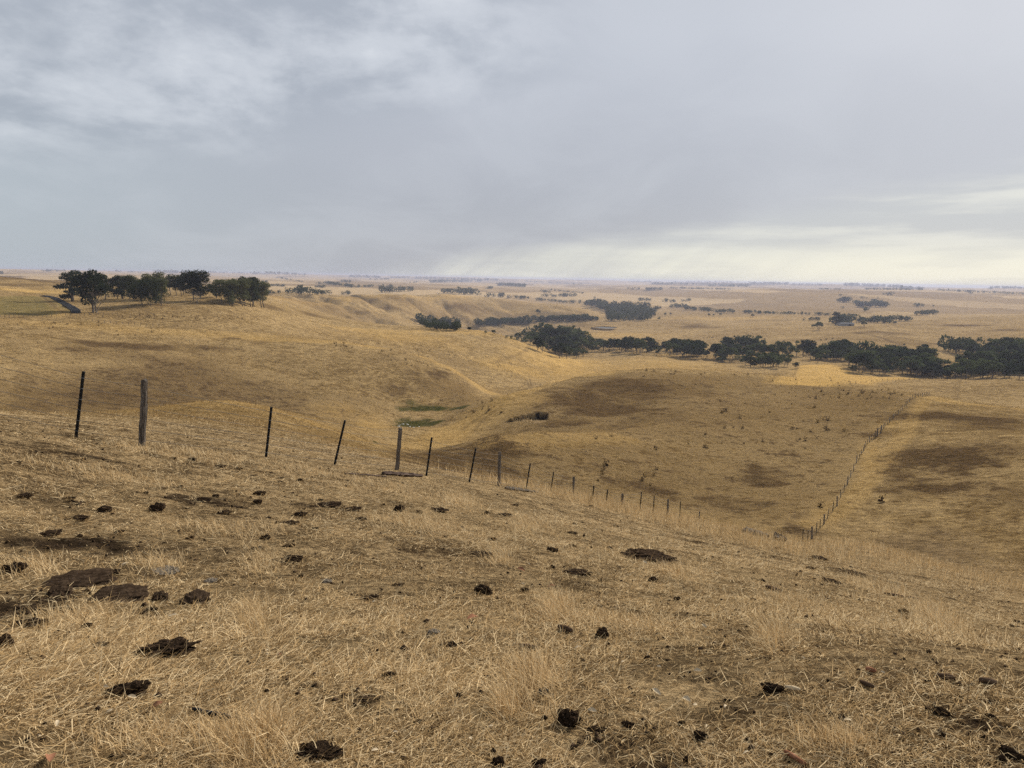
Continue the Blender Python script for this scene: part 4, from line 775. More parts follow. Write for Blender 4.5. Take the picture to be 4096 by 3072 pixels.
# earth wall round the dam
mb = MB(); ring = [(dc[0]+21.5*math.cos(t)*(1+.12*math.sin(3*t)), dc[1]+32*math.sin(t), zd-.5) for t in np.linspace(0, 6.283, 40)]; mb.tube(ring, 2.2, 8); o = mb.build('dam_bank', gm); tag(o, kind='structure')
def shed(px, py, L, W, h, rz, lab):
    p = at(px, py, .2); e = empty('farm_shed', p, rz); tag(e, lab, 'shed', None); mb = MB()
    mb.v = [Vector(q) for q in ((-L/2, -W/2, 0), (L/2, -W/2, 0), (L/2, W/2, 0), (-L/2, W/2, 0), (-L/2, -W/2, h), (L/2, -W/2, h), (L/2, W/2, h), (-L/2, W/2, h), (-L/2, 0, h*1.35), (L/2, 0, h*1.35))]
    mb.f = [(0, 1, 5, 4), (2, 3, 7, 6), (1, 2, 6, 9, 5), (3, 0, 4, 8, 7)]; mb.build('wall', shedw_m, e, False); mb = MB(); k = .35; z0 = h+.02; zr = h*1.35+.08
    mb.poly([(-L/2-k, -W/2-k, z0-.12), (L/2+k, -W/2-k, z0-.12), (L/2+k, 0, zr), (-L/2-k, 0, zr)]); mb.poly([(-L/2-k, 0, zr), (L/2+k, 0, zr), (L/2+k, W/2+k, z0-.12), (-L/2-k, W/2+k, z0-.12)])
    mb.build('roof', roof_m, e, False); mb = MB(); mb.box((L*.18, -W/2-.03, h*.36), L*.25, .06, h*.72); mb.build('door', steel, e, False)
shed(3383, 1303, 20, 10, 3.8, .1, 'long pale-roofed shed at the foot of the farm trees'); shed(3398, 1303, 12, 9, 3.6, -.3, 'smaller pale-roofed shed right of the long one at the farm'); shed(3362, 1301, 9, 8, 3.4, .5, 'small shed left of the long one, tucked under the conifer')
# ------------------------------------------------------------------ cattle far below, thistles, pale rocks, logs
def cow_mesh():
    V = []; F = []; S = [(-1.05, 1.08, .16, .22), (-.95, 1.08, .27, .36), (-.5, 1.03, .30, .40), (0, 1.0, .32, .43), (.45, 1.02, .29, .42), (.72, 1.10, .22, .36), (.95, 1.22, .15, .24), (1.15, 1.22, .13, .17), (1.30, 1.08, .12, .15), (1.48, .90, .09, .10), (1.56, .82, .05, .06)]
    for x, z, w, h in S:
        for k in range(10): a = 2*math.pi*k/10; V.append((x, math.cos(a)*w, z+math.sin(a)*h))
    for i in range(len(S)-1):
        for k in range(10): F.append((i*10+k, i*10+(k+1) % 10, (i+1)*10+(k+1) % 10, (i+1)*10+k))
    F += [tuple(range(9, -1, -1)), tuple(range((len(S)-1)*10, len(S)*10))]; mb = MB(); mb.v = [Vector(v) for v in V]; mb.f = F
    for sx, kx in ((-.82, -.06), (.55, .03)):
        for sy in (-.19, .19): mb.tube([(sx, sy, .85), (sx+kx, sy, .45), (sx, sy, .22), (sx, sy, 0), (sx+.04, sy, -.03)], [.13, .075, .055, .06, .06], 6)
    mb.tube([(-1.08, 0, 1.2), (-1.16, 0, .85), (-1.15, 0, .5)], [.04, .03, .05], 5)
    for sy in (-1, 1): mb.tube([(1.18, sy*.11, 1.34), (1.12, sy*.27, 1.32)], [.05, .02], 5); mb.tube([(1.22, sy*.07, 1.36), (1.25, sy*.15, 1.46)], [.025, .01], 4)
    return mb.mesh('cow', cow_m)
cowm = cow_mesh()
for k, (x, y) in enumerate(((2815, 1352), (2829, 1355), (2838, 1352), (2848, 1353), (2855, 1351), (3059, 1357), (3114, 1369), (3136, 1367), (3283, 1362), (3305, 1359), (3330, 1356), (3361, 1382), (3369, 1381), (3571, 1397), (3582, 1396))):
    o = obj('cow', cowm, None, at(x, y), random.uniform(0, 6.28)); tag(o, 'black cow grazing on the open golden slope above the creek woods', 'cow', 'cattle on the slope above the creek')
def thistle(seed):
    r_ = random.Random(seed); mb = MB()
    for s in range(r_.randint(2, 5)):
        b = Vector((r_.uniform(-.25, .25), r_.uniform(-.25, .25), -.1)); h = r_.uniform(.6, 1.3); tip = b+Vector((r_.uniform(-.25, .25), r_.uniform(-.25, .25), h)); mb.tube([b, b.lerp(tip, .5), tip], [.035, .03, .02], 4)
        for k in range(r_.randint(3, 6)):
            q = b.lerp(tip, r_.uniform(.25, .95)); a = r_.uniform(0, 6.28); L = r_.uniform(.12, .4); e2 = q+Vector((math.cos(a)*L, math.sin(a)*L, r_.uniform(0, .3))); mb.tube([q, e2], [.02, .012], 3, False)
            c = e2; rr = r_.uniform(.04, .09)
            mb.tube([c-Vector((0, 0, rr)), c, c+Vector((0, 0, rr))], [rr*.5, rr, rr*.5], 5)
        for k in range(4): a = r_.uniform(0, 6.28); mb.poly([b, b+Vector((math.cos(a)*.35, math.sin(a)*.35, .25)), b+Vector((math.cos(a+.4)*.45, math.sin(a+.4)*.45, .12))])
    return mb.mesh('dead_thistle', thist_m, False)
TH = [thistle(k) for k in range(6)]; r_ = random.Random(77)
for (x0, y0, x1, y1, cnt, lab, grp) in ((333, 1258, 660, 1276, 34, 'dry brown stalk plant in the band below the hilltop stand', 'stalks below the hilltop stand'), (640, 1262, 1000, 1280, 36, 'dry brown stalk plant in the long row right below the hilltop stand', 'stalks right below the stand'),
        (60, 1290, 440, 1316, 16, 'dark weed tuft on the pale terrace of the left hill', 'weeds on the left terrace'), (420, 1300, 900, 1345, 16, 'dark weed tuft scattered on the slope of the left hill', 'weeds on the left hill slope'), (1330, 1368, 1420, 1392, 12, 'dark weed tuft at the crest line of the left hill', 'weeds on the left hill crest'),
        (1520, 1395, 1720, 1470, 24, 'dark weed tuft on the shoulder where the left hill drops to the gully', 'weeds on the dropping shoulder'), (1560, 1380, 1780, 1420, 12, 'weed tuft in the fold behind the left hill', 'weeds in the fold'), (1810, 1590, 2010, 1680, 18, 'weed tuft on the steep golden bank beside the gully', 'weeds on the steep gully bank'),
        (2560, 1480, 3030, 1512, 20, 'weed tuft on the skyline of the brown middle hill', 'weeds on the middle hill skyline'), (3030, 1500, 3620, 1600, 40, 'dry thistle near the top end of the far fence', 'thistles near the top of the far fence'), (3330, 1552, 3640, 1586, 22, 'brown weed clump in the row along the crest beside the top of the far fence', 'weed row at the crest by the far fence'), (2800, 1600, 3380, 1800, 32, 'dry thistle scattered on the right half of the brown middle hill', 'thistles on the brown hill'), (2330, 1740, 2800, 1960, 14, 'dry thistle low on the near face of the brown middle hill', 'thistles low on the brown hill')):
    for k in range(cnt):
        p = at(r_.uniform(x0, x1), r_.uniform(y0, y1)); s = r_.uniform(.45, 1.0)
        o = obj('dead_thistle', TH[r_.randrange(6)], None, p, r_.uniform(0, 6.28)); o.scale = (s*r_.uniform(.8, 1.4), s, s*r_.uniform(.6, 1.1)); tag(o, lab, 'weed', grp)
for x, y, s, lab in ((3285, 2030, .8, 'dry thistle standing directly beside the far fence low on the slope'), (3532, 2008, 1.1, 'tall branching dead thistle alone on the open slope right of the far fence')):
    o = obj('dead_thistle', TH[1], None, at(x, y), 1.0); o.scale = (s, s, s); tag(o, lab, 'weed')
def rock_mesh(name, mat, seed, flat=.7, sub=2, amp=.35, freq=1.7):
    import bmesh
    from mathutils import noise as mn
    bm = bmesh.new(); bmesh.ops.create_icosphere(bm, subdivisions=sub, radius=.5)
    for v in bm.verts:
        d = v.co.normalized(); f = 1+amp*mn.noise(d*freq+Vector((seed*3.1, 0, 0)))+amp*.5*mn.noise(d*freq*2.7+Vector((0, seed*1.7, 0)))+amp*.28*mn.noise(d*freq*7+Vector((0, 0, seed)))
        v.co = d*.5*f; v.co.z *= flat
    me = bpy.data.meshes.new(name); bm.to_mesh(me); bm.free(); me.materials.append(mat); return me
for k, (x, y) in enumerate(((1612, 1697), (1632, 1699), (1640, 1708), (1655, 1710), (1595, 1706), (1676, 1707), (1600, 1700), (1628, 1697))):
    o = obj('pale_rock', rock_mesh('pale_rock', stone_m, k, .6), None, at(x, y), k); s = (.7, .5, .6, .55, .7, .45, .4, .45)[k]; o.scale = (s*1.3, s, s); tag(o, 'small white rock lying on the green seep of the gully floor', 'rock', 'white rocks on the gully floor')
def log_mesh(L, R, seed, mat):
    r_ = random.Random(seed); mb = MB(); pts = [((k/14-.5)*L, r_.uniform(-.15, .15)*R, r_.uniform(-.1, .1)*R) for k in range(15)]
    mb.tube(pts, [R*r_.uniform(.72, 1.12)*(.6 if k in (0, 14) else 1.1-.03*k) for k in range(15)], 11); me = mb.mesh('fallen_log', mat, False)
    for v in me.vertices: a = math.atan2(v.co.z, v.co.y); f = 1+.16*math.sin(a*6+seed)+.08*math.sin(a*11+v.co.x*3); v.co.y *= f; v.co.z *= f*.8
    return me
greyl = noisy_mat('grey_log_timber', (0.055, 0.045, 0.036), (0.20, 0.17, 0.135), 6.0, 0.9, 0.38, 0.62, 8, (.6, 8, 8), .02)
def log(px, py, qx, qy, R, lab, mat, seed):
    a, b = hit(px, py), hit(qx, qy); c = (a+b)/2; c[2] = max(c[2], float(ground_z(c[0], c[1])))+R*.45; d = Vector(b-a); o = obj('fallen_log', log_mesh(d.length, R, seed, mat), None, c)
    o.rotation_euler = (0, -math.asin(np.clip(d.z/d.length, -1, 1)), math.atan2(d.y, d.x)); tag(o, lab, 'log')
log(1530, 1899, 1685, 1908, .095, 'broken reddish-grey log lying at the foot of the middle split post', logm, 1)
log(1380, 1896, 1545, 1908, .03, 'thin broken branch in the grass running into the reddish-grey log', logm, 2)
log(2022, 1957, 2150, 1972, .10, 'grey log half sunk in tall grass behind the fence, between two steel pickets', greyl, 3)
log(2976, 2133, 3068, 2154, .28, 'longer grey log on the brow near the fence corner', greyl, 4)
log(3098, 2160, 3140, 2168, .30, 'short stub of grey log at the end of the longer one on the brow', greyl, 5)
# ------------------------------------------------------------------ dung clods on the near hill: photograph x, base y, width, height
CL = """55 2295 92 55;628 2050 60 48;418 2052 62 36;92 1995 75 28;274 2000 50 16;199 2147 95 30;303 2082 95 24;584 1976 22 12;721 1952 20 12;1039 1985 50 26;1030 2020 38 28;863 1992 30 18;952 1983 20 10;895 2060 62 22;805 2008 70 24;1074 2075 22 11;1062 2162 40 28;761 2160 35 18;457 2299 45 28;477 2135 40 18;276 2454 40 28;607 2448 45 22;965 2462 30 20;
348 2516 36 30;15 2598 70 70;666 2632 222 78;517 2790 158 70;398 2592 70 26;120 2512 125 40;1276 3038 178 62;1669 2897 36 18;1992 3072 50 48;1796 2592 70 26;1557 2712 60 28;1930 2382 80 50;2094 2370 30 20;1443 2084 46 18;1597 2050 40 38;1199 2068 60 26;1947 2058 26 16;2019 2067 56 16;2059 2026 40 11;1756 2050 75 22;1669 2052 40 11;1278 2008 30 14;1308 2030 110 22;1413 2042 66 18;
1201 1927 30 16;1122 1916 25 9;1164 2250 92 34;1094 2251 44 18;1159 2099 72 16;1261 2119 26 13;1154 2190 50 15;1030 2202 60 18;1970 2163 36 15;1920 2227 96 18;1204 2314 22 18;1477 2402 76 22;1592 2346 50 13;2209 2210 46 25;2438 2198 24 14;2290 2188 32 12;2597 2246 200 36;2557 2207 30 14;2288 2139 42 14;2298 2100 20 10;2465 2110 22 12;2365 2028 20 8;2612 2332 42 28;2709 2407 28 24;2100 2370 32 22;
2209 2277 26 18;2308 2303 110 20;2408 2556 52 52;2865 2296 22 10;2848 2234 22 10;2945 2449 32 12;2398 2327 22 13;2273 2910 92 84;2512 2917 56 34;2388 2934 76 28;2800 2966 56 46;2746 3054 32 28;2159 3070 62 36;2594 2640 36 17;2535 2784 17 17;2726 2904 28 22;2179 2886 28 24;3277 2241 62 16;3243 2279 38 13;3116 2198 32 9;3322 2333 76 16;3404 2273 16 9;3617 2459 48 26;3944 2330 15 8;3889 2362 15 8;
4075 2497 38 16;4055 2511 30 11;3426 2306 70 16;3090 2776 92 48;3431 2689 18 16;3768 2870 84 40;4045 3036 92 48;3961 2878 52 24;3715 2735 34 17;1010 1908 40 8;690 1838 30 12;770 1845 36 18;880 1872 46 18;950 1880 40 12;740 1858 26 8;1120 1930 24 8;1380 1948 20 6;3255 2320 18 10;330 1842 34 10;70 1852 36 10;3660 2770 26 12;3840 2790 26 12;2330 2095 18 8"""
FLAT = "318 2358 258 54;472 2418 212 46;781 2422 108 36;240 2390 90 24;640 2408 60 18"
clodm = [rock_mesh('dung_clod', dung_m, k+3, .72, 4, .42, 2.0) for k in range(7)]; ridm = [rock_mesh('dung_clod', dung_m, k+31, .5, 4, .6, 2.8) for k in range(5)]; patm = [rock_mesh('flat_dung_pat', pat_m, k+60, .55, 4, .30, 2.2) for k in range(4)]
SPEC = {(55, 2295): 'big crumbly dung clod at the left edge above the flat pats', (628, 2050): 'upright lump of dung with a small knob on top, below the first fence post', (418, 2052): 'rounded grassy dung clod left of the knobbed lump', (666, 2632): 'longest dark dung clod, smooth-topped and bent like a shoe', (517, 2790): 'angular flaking dung clod between two pale leaves, below the shoe-shaped one',
        (15, 2598): 'dark clod cut by the left edge of the view', (1276, 3038): 'hollow dark dung heap behind tall straw at the bottom', (1930, 2382): 'smooth brown block of dung alone in short straw near the middle', (2273, 2910): 'large square crumbly dung block beside a white leaf', (2408, 2556): 'ragged upright clod with a shallow dug hollow beside it',
        (2597, 2246): 'wide heap of dark broken dung right of centre, bristling with straw', (2612, 2332): 'notched clod below the wide heap of broken dung', (2512, 2917): 'smooth dark oval clod right of the square block', (1992, 3072): 'small dark clod at the very bottom near the middle', (3090, 2776): 'blocky earth clod with a pale stick against its side', (3768, 2870): 'brown rounded clod on the dark trampled patch at lower right',
        (4045, 3036): 'black clod in the bottom right corner', (199, 2147): 'long low clod on the left at the top of the dark trampled patch', (1597, 2050): 'dung lump standing in tall pale grass below the split post with the log', (2209, 2210): 'flat-topped block of dung left of the wide heap', (1199, 2068): 'curved clod like a shallow bowl, left of the fence log', (2709, 2407): 'round nub of dung below the notched clod',
        (3617, 2459): 'cracked clod between two white stones on the right slope', (120, 2512): 'broken ridge of dung below the flat pats at the left', (92, 1995): 'thin ragged clod far left under the fence', (303, 2082): 'wide tilted pat above the long low clod at the left'}
CLODS = []
for tok in CL.replace('\n', '').split(';'):
    x, y, w, h = [float(q) for q in tok.split()]; p = hit(x, y-2); s = float((p-EYE) @ cF)/FPX; W = w*s*.92; Hh = max(h*s*1.0, W*.2)
    big = w > 140; me = (ridm if w/h > 2.4 else clodm)[int(x*7+y) % (5 if w/h > 2.4 else 7)]
    dpt = min(max(Hh*1.1, W*.55), W*1.1); rz = math.atan2(-p[0], p[1])+random.uniform(-.35, .35)
    zc_ = float(ground_z(p[0], p[1]))
    o = obj('dung_clod', me, None, (p[0]+p[0]/np.hypot(p[0], p[1])*dpt*.35, p[1]+p[1]/np.hypot(p[0], p[1])*dpt*.35, zc_+Hh*.18), rz); o.scale = (W*.98, dpt, Hh*1.2)
    CLODS.append((o.location.x, o.location.y, W, dpt))
    reg = 'left' if x < 1100 else 'middle' if x < 2700 else 'right'; dep = 'close to the fence' if y < 2100 else 'halfway down the slope' if y < 2450 else 'in the foreground'
    wd = 'tiny crumb-like' if w < 27 else 'fist-sized' if w < 60 else 'broad low'
    if w/max(h, 1) > 2.4 and w >= 27: wd = 'thin flattened'
    lab = SPEC.get((int(x), int(y))) or f'{wd} dark dung clod in straw {dep}, {reg} part of near hill'
    tag(o, lab, 'dung', None if (int(x), int(y)) in SPEC else f'{wd} clods {dep}, {reg}')
for tok, lab in zip(FLAT.split(';'), ('largest flat grey-brown dung pat with a pale straw lying across it', 'second flat dung pat, just below the largest and further right', 'separate oval flat dung pat right of the two big ones', 'small crusted pat at the left tip of the largest flat one', 'small crusted pat at the right tip of the second flat one')):
    x, y, w, h = [float(q) for q in tok.split()]; p = hit(x, y-h*.5); s = float((p-EYE) @ cF)/FPX; a = hit(x, y); b = hit(x, y-h)
    o = obj('flat_dung_pat', patm[int(x) % 4], None, (p[0], p[1], float(ground_z(p[0], p[1]))+.012), math.atan2(-p[0], p[1])); o.scale = (w*s, math.hypot(*(a-b)[:2])*.9, .13); tag(o, lab, 'dung')
# leaves, bark, stones and ash in the foreground
def leaf_mesh(mat, seed):
    r_ = random.Random(seed); V = []; F = []
    for k in range(6):
        t = k/5; w = .5*math.sin(math.pi*(.08+.86*t))*.42; z = .10*math.sin(t*3)+r_.uniform(-.03, .03); V += [(t-.5, -w, z+w*.5), (t-.5, 0, z), (t-.5, w, z+w*.6)]
    for k in range(5): F += [(k*3, k*3+1, k*3+4, k*3+3), (k*3+1, k*3+2, k*3+5, k*3+4)]
    return mesh_np('fallen_leaf', V, F, mat, link=False)
LF = [leaf_mesh(leaf_m, k) for k in range(4)]; LR = [leaf_mesh(leafr_m, 9)]
LEAVES = "155 2722 18 p;425 2764 22 p;530 2806 30 p;440 2865 26 p;230 2913 28 p;160 2963 14 p;690 2478 38 p;1070 2632 14 p;822 2608 14 p;500 2265 22 p;200 3055 70 r;630 2836 36 r;870 3025 26 p;1115 2634 24 r;1565 3030 22 p;1270 3070 16 p;1068 2616 14 p;1582 2945 16 p;1965 2922 18 p;1880 2972 24 p;1500 3020 26 p;2030 2756 36 p;1740 2420 14 p;1845 2300 14 p;1845 2300 12 p;2368 2858 32 p;2312 2602 24 p;2635 2680 16 p;2490 2660 14 p;2790 2697 28 p;2625 2784 36 p;2745 2814 40 p;2780 2836 22 p;2900 2842 20 p;2825 2922 20 p;2985 3030 24 p;2510 2494 24 p;2815 2515 24 p;2092 2343 14 p;3212 2645 12 p;3530 2705 16 p;3560 2455 14 p;3685 2446 12 p;4025 2856 26 p;4080 2935 14 p;3850 2770 12 p;2580 2255 20 p;2115 2262 12 p;3390 2900 30 p;1495 2415 14 p;2205 2354 30 r;2085 2285 28 r;1890 2482 44 r"
for k, tok in enumerate(LEAVES.split(';')):
    x, y, w, c = tok.split(); x, y, w = float(x), float(y), float(w); p = hit(x, y); s = float((p-EYE) @ cF)/FPX
    o = obj('fallen_leaf', LR[0] if c == 'r' else LF[k % 4], None, (p[0], p[1], p[2]+.018), random.uniform(-1, 1)); o.scale = (w*s*1.15, w*s*1.3, w*s*1.2); o.rotation_euler = (random.uniform(-.3, .5), random.uniform(-.3, .3), random.uniform(-1.2, 1.2))
    reg = 'left' if x < 1100 else 'middle' if x < 2700 else 'right'
    tag(o, f'rusty brown curled leaf fallen on straw, {reg} part of the foreground' if c == 'r' else f'pale curled dead leaf fallen on straw, {reg} part of the foreground', 'leaf', f'{"rusty" if c == "r" else "pale"} leaves, {reg} foreground')
def stick(px, py, qx, qy, R, mat, lab, nm='bark_strip'):
    a, b = hit(px, py), hit(qx, qy); d = Vector(b-a); mb = MB(); r_ = random.Random(int(px)); n_ = 7
    mb.tube([Vector(a)+d*(k/(n_-1))+Vector((r_.uniform(-.05, .05), r_.uniform(-.05, .05), 0))*d.length*.4+Vector((0, 0, R*.7+.01)) for k in range(n_)], [R*(.6+.5*math.sin(math.pi*(k+.6)/n_)) for k in range(n_)], 7); o = mb.build(nm, mat); tag(o, lab, 'bark' if nm == 'bark_strip' else 'stick')
stick(2235, 2518, 2290, 2536, .016, bark_m, 'grey-brown curl of bark left of the ragged upright clod'); stick(3067, 2355, 3120, 2372, .022, bark_m, 'dark broken branch piece above the pale grass on the right slope'); stick(3545, 2382, 3680, 2402, .022, bark_m, 'long dark branch lying across the right slope above the cracked clod')
stick(3140, 3022, 3220, 3072, .008, leafr_m, 'thin reddish stick reaching the bottom edge at lower right', 'twig'); stick(770, 2852, 925, 2884, .008, steel, 'thin black stick pointing down right among straw at lower left', 'twig'); stick(3140, 2762, 3198, 2772, .009, leaf_m, 'pale pointed stick against the blocky earth clod', 'twig')
stick(3745, 2718, 3820, 2728, .012, bark_m, 'greyish bark strip on the right slope, left one of a pair'); stick(3915, 2735, 3985, 2746, .012, bark_m, 'greyish bark strip on the right slope, right one of a pair'); stick(2080, 2590, 2150, 2602, .010, bark_m, 'dark curled bark strip near the foot of the tall straw tuft'); stick(3443, 2742, 3490, 2762, .010, bark_m, 'small curved bark strip in short straw at right'); stick(3465, 2688, 3500, 2698, .010, leafr_m, 'short rusty bark strip next to a round black nub')
for k, (x, y, w, lab, mt) in enumerate(((660, 2288, 100, 'patch of pale grey flaky ash right of a small clod at the left', ash_m), (843, 2328, 50, 'smaller grey ash flake below and right of the large ash patch', ash_m), (1735, 2538, 48, 'flat light grey stone lying alone near the middle', ash_m), (2174, 2778, 42, 'dark grey flat stone by the tall straw tuft', greyl), (1305, 2330, 40, 'grey ash flake above the middle straw', ash_m))):
    p = hit(x, y); s = float((p-EYE) @ cF)/FPX; o = obj('ash_patch' if 'ash' in lab else 'flat_stone', rock_mesh('flat_stone', mt, k+80, .5, 3, .5, 3), None, (p[0], p[1], p[2]+.012), random.uniform(-.3, .3)); o.scale = (w*s, w*s*.9, .05); tag(o, lab, 'ash' if 'ash' in lab else 'stone')
# ------------------------------------------------------------------ dry grass: straw lying and standing on the ground
gmat, b, nt = new_mat('straw', 0.7)
tone = E(attr('tone').outputs['Fac']); far_ = E(attr('far').outputs['Fac'])
cn = mix(smooth(tone, 0.0, 0.55), (0.115, 0.070, 0.033), (0.52, 0.355, 0.170)); cn = mix(smooth(tone, 0.5, 1.0), cn, (0.86, 0.68, 0.41))
cf = mix(smooth(tone, 0.0, 0.5), (0.110, 0.068, 0.026), (0.39, 0.250, 0.098)); cf = mix(smooth(tone, 0.5, 1.0), cf, (0.64, 0.45, 0.20))
sc_ = mix(far_, cn, cf); nt.links.new(sc_, b.inputs['Base Color']); translucent(gmat, b, sc_, 0.28)
rg = np.random.default_rng(8)
def grid_at(mask, x, y):
    i = np.clip(((np.arctan2(x, y)+azmax)/(AZ[1]-AZ[0])).round().astype(int), 0, NC-1); j = np.clip(np.searchsorted(VS, np.log(np.hypot(x, y))), 0, NR-1); return mask[i, j]
GVs, GTs, GFs, nblade = [], [], [], 0
def blades(x, y, L, wd, elev, azi, bend, tn, fr):
    """each blade: two straight-ish pieces, five vertices"""
    global nblade
    z = ground_z(x, y); c, s = np.cos(azi), np.sin(azi); n_ = len(x)
    B = np.stack([x, y, z-0.004], 1); d1 = np.stack([c*np.cos(elev), s*np.cos(elev), np.sin(elev)], 1); e2 = elev-bend; d2 = np.stack([c*np.cos(e2), s*np.cos(e2), np.sin(e2)], 1)
    sd = np.stack([-s, c, np.zeros(n_)], 1); tw = rg.normal(size=(n_, 1))*.5; sd = sd+tw*np.array([0, 0, 1.0]); sd /= np.linalg.norm(sd, axis=1)[:, None]
    h = wd[:, None]/2; Mi = B+d1*L[:, None]*.55; T_ = Mi+d2*L[:, None]*.45
    gzt = ground_z(T_[:, 0], T_[:, 1]); T_[:, 2] = np.maximum(T_[:, 2], gzt+.006); gzm = ground_z(Mi[:, 0], Mi[:, 1]); Mi[:, 2] = np.maximum(Mi[:, 2], gzm+.008)
    GVs.append(np.stack([B-sd*h, B+sd*h, Mi+sd*h*.85, Mi-sd*h*.85, T_+sd*h*.25, T_-sd*h*.25], 1).reshape(-1, 3)); GTs.append(np.repeat(tn, 6)); GFs.append(np.repeat(fr, 6)); nblade += n_
def polar(n_, r0, r1, a=0.74):
    v = rg.uniform(math.log(r0), math.log(r1), n_); u = rg.uniform(-a, a, n_); return np.exp(v)*np.sin(u), np.exp(v)*np.cos(u), np.exp(v)
# matted straw of the near hill
N1 = 640000
x, y, r = polar(N1, 1.55, 62); so_ = grid_at(SOIL, x, y); pn = fbm(x*.55, y*.55, 3); fine_n = fbm(x*2.3+40, y*2.3, 3)
keep = rg.uniform(size=N1) > np.clip(sstep(so_+fine_n*.9, .25, .75)*.93*(so_ > .02) + sstep(-fine_n-.55*pn, -.10, .40)*.86, 0, .97)
x, y, r, pn, fine_n = x[keep], y[keep], r[keep], pn[keep], fine_n[keep]; n_ = len(x)
L = np.exp(rg.normal(math.log(.042), .55, n_))*(1+r/26)*(1+.4*np.clip(pn, -.5, .9)); L = np.clip(L, .02, .17+.011*r)
elev = np.abs(rg.normal(.02, .12, n_)); st_ = rg.uniform(size=n_) < .02+.07*sstep(pn, .1, .5); elev = np.where(st_, rg.uniform(.35, 1.35, n_), elev)
comb = fbm(x*.35+9, y*.35, 2)*3.0; azi = np.where(rg.uniform(size=n_) < .28, comb+rg.normal(0, .5, n_), rg.uniform(0, 2*np.pi, n_))
tn = np.clip(rg.beta(.85, 1.05, n_)+.22*pn+.1*fine_n, 0, 1)
blades(x, y, L, .00145*(1+r/5.0)*rg.uniform(.6, 1.6, n_), elev, azi, rg.uniform(-.35, .5, n_), tn, np.zeros(n_))
# standing tufts of long straw: photograph x, y, half width, half height, stems, length m
for tx_, ty_, hw, hh, cnt, ln in ((1000, 3010, 170, 90, 500, .27), (1080, 2940, 90, 60, 260, .25), (2230, 2440, 70, 46, 800, .26), (2140, 2720, 130, 90, 800, .24), (2030, 2840, 60, 60, 500, .2), (620, 2960, 240, 60, 500, .14), (3360, 2980, 140, 60, 500, .16), (3720, 2470, 60, 46, 700, .42), (3810, 2520, 60, 30, 500, .35), (3530, 2360, 120, 30, 700, .4),
                              (1680, 2100, 170, 40, 1100, .26), (1840, 2010, 90, 30, 700, .45), (1560, 1960, 200, 24, 900, .32), (2120, 2110, 90, 40, 900, .32), (2000, 2240, 70, 36, 500, .24), (3100, 2550, 60, 40, 400, .28), (2700, 2290, 60, 20, 500, .28), (640, 2260, 80, 40, 500, .2), (130, 2270, 90, 40, 500, .2), (1040, 2250, 70, 60, 500, .2), (1010, 2480, 60, 60, 500, .24), (3200, 2420, 160, 40, 700, .24),
                              (2450, 2490, 240, 30, 900, .16), (300, 2480, 150, 30, 600, .18), (900, 2120, 200, 30, 800, .2), (400, 1900, 300, 30, 1400, .22), (800, 1820, 260, 22, 1400, .28), (1250, 1890, 160, 18, 900, .28), (540, 1800, 60, 10, 260, .3), (2105, 1682, 40, 6, 500, 1.1), (2150, 1690, 30, 6, 300, .9)):
    c0 = hit(tx_, ty_); a_, b_2 = hit(tx_, ty_-hh), hit(tx_, ty_+hh); Dp = max(math.hypot(*(a_-b_2)[:2])/2, .06); W = hw*np.hypot(c0[0], c0[1])/FPX; u_ = c0[:2]/np.hypot(*c0[:2])
    e1, e2 = np.clip(rg.normal(size=(2, cnt)), -2, 2)*.55; x = c0[0]+u_[0]*e1*Dp+u_[1]*e2*W; y = c0[1]+u_[1]*e1*Dp-u_[0]*e2*W; r = np.hypot(x, y)
    blades(x, y, ln*.6*rg.uniform(.4, 1.2, cnt), .0017*(1+r/6)*rg.uniform(.7, 1.3, cnt), rg.uniform(.15, 1.35, cnt), rg.normal(2.6, 1.3, cnt), rg.uniform(-.1, .7, cnt), np.clip(rg.beta(3, 1.8, cnt), 0, 1), np.zeros(cnt))
# straw lodged round and over the edges of the clods
for cx_, cy_, W, dp in CLODS:
    k = int(26+W*260); an = rg.uniform(0, 6.28, k); q_ = rg.uniform(.42, .62, k); rr = math.hypot(cx_, cy_)
    x = cx_+np.cos(an)*q_*W; y = cy_+np.sin(an)*q_*dp
    blades(x, y, np.clip(rg.normal(.075, .03, k), .03, .15)*(1+rr/26), .0015*(1+rr/5)*rg.uniform(.6, 1.5, k), rg.uniform(.05, .9, k), rg.uniform(0, 6.28, k), rg.uniform(-.2, .6, k), rg.beta(1.2, 1.1, k), np.zeros(k))
# straw beside the frame, under the photographer's sides
N5 = 240000
u = rg.uniform(.72, 1.10, N5)*rg.choice([-1, 1], N5); r = np.exp(rg.uniform(math.log(1.2), math.log(14), N5)); x, y = r*np.sin(u), r*np.cos(u)
blades(x, y, np.clip(np.exp(rg.normal(math.log(.05), .5, N5))*(1+r/26), .02, .3), .0015*(1+r/5.0)*rg.uniform(.6, 1.6, N5), np.abs(rg.normal(.02, .2, N5)), rg.uniform(0, 6.28, N5), rg.uniform(-.3, .5, N5), rg.beta(.9, 1.1, N5), np.zeros(N5))
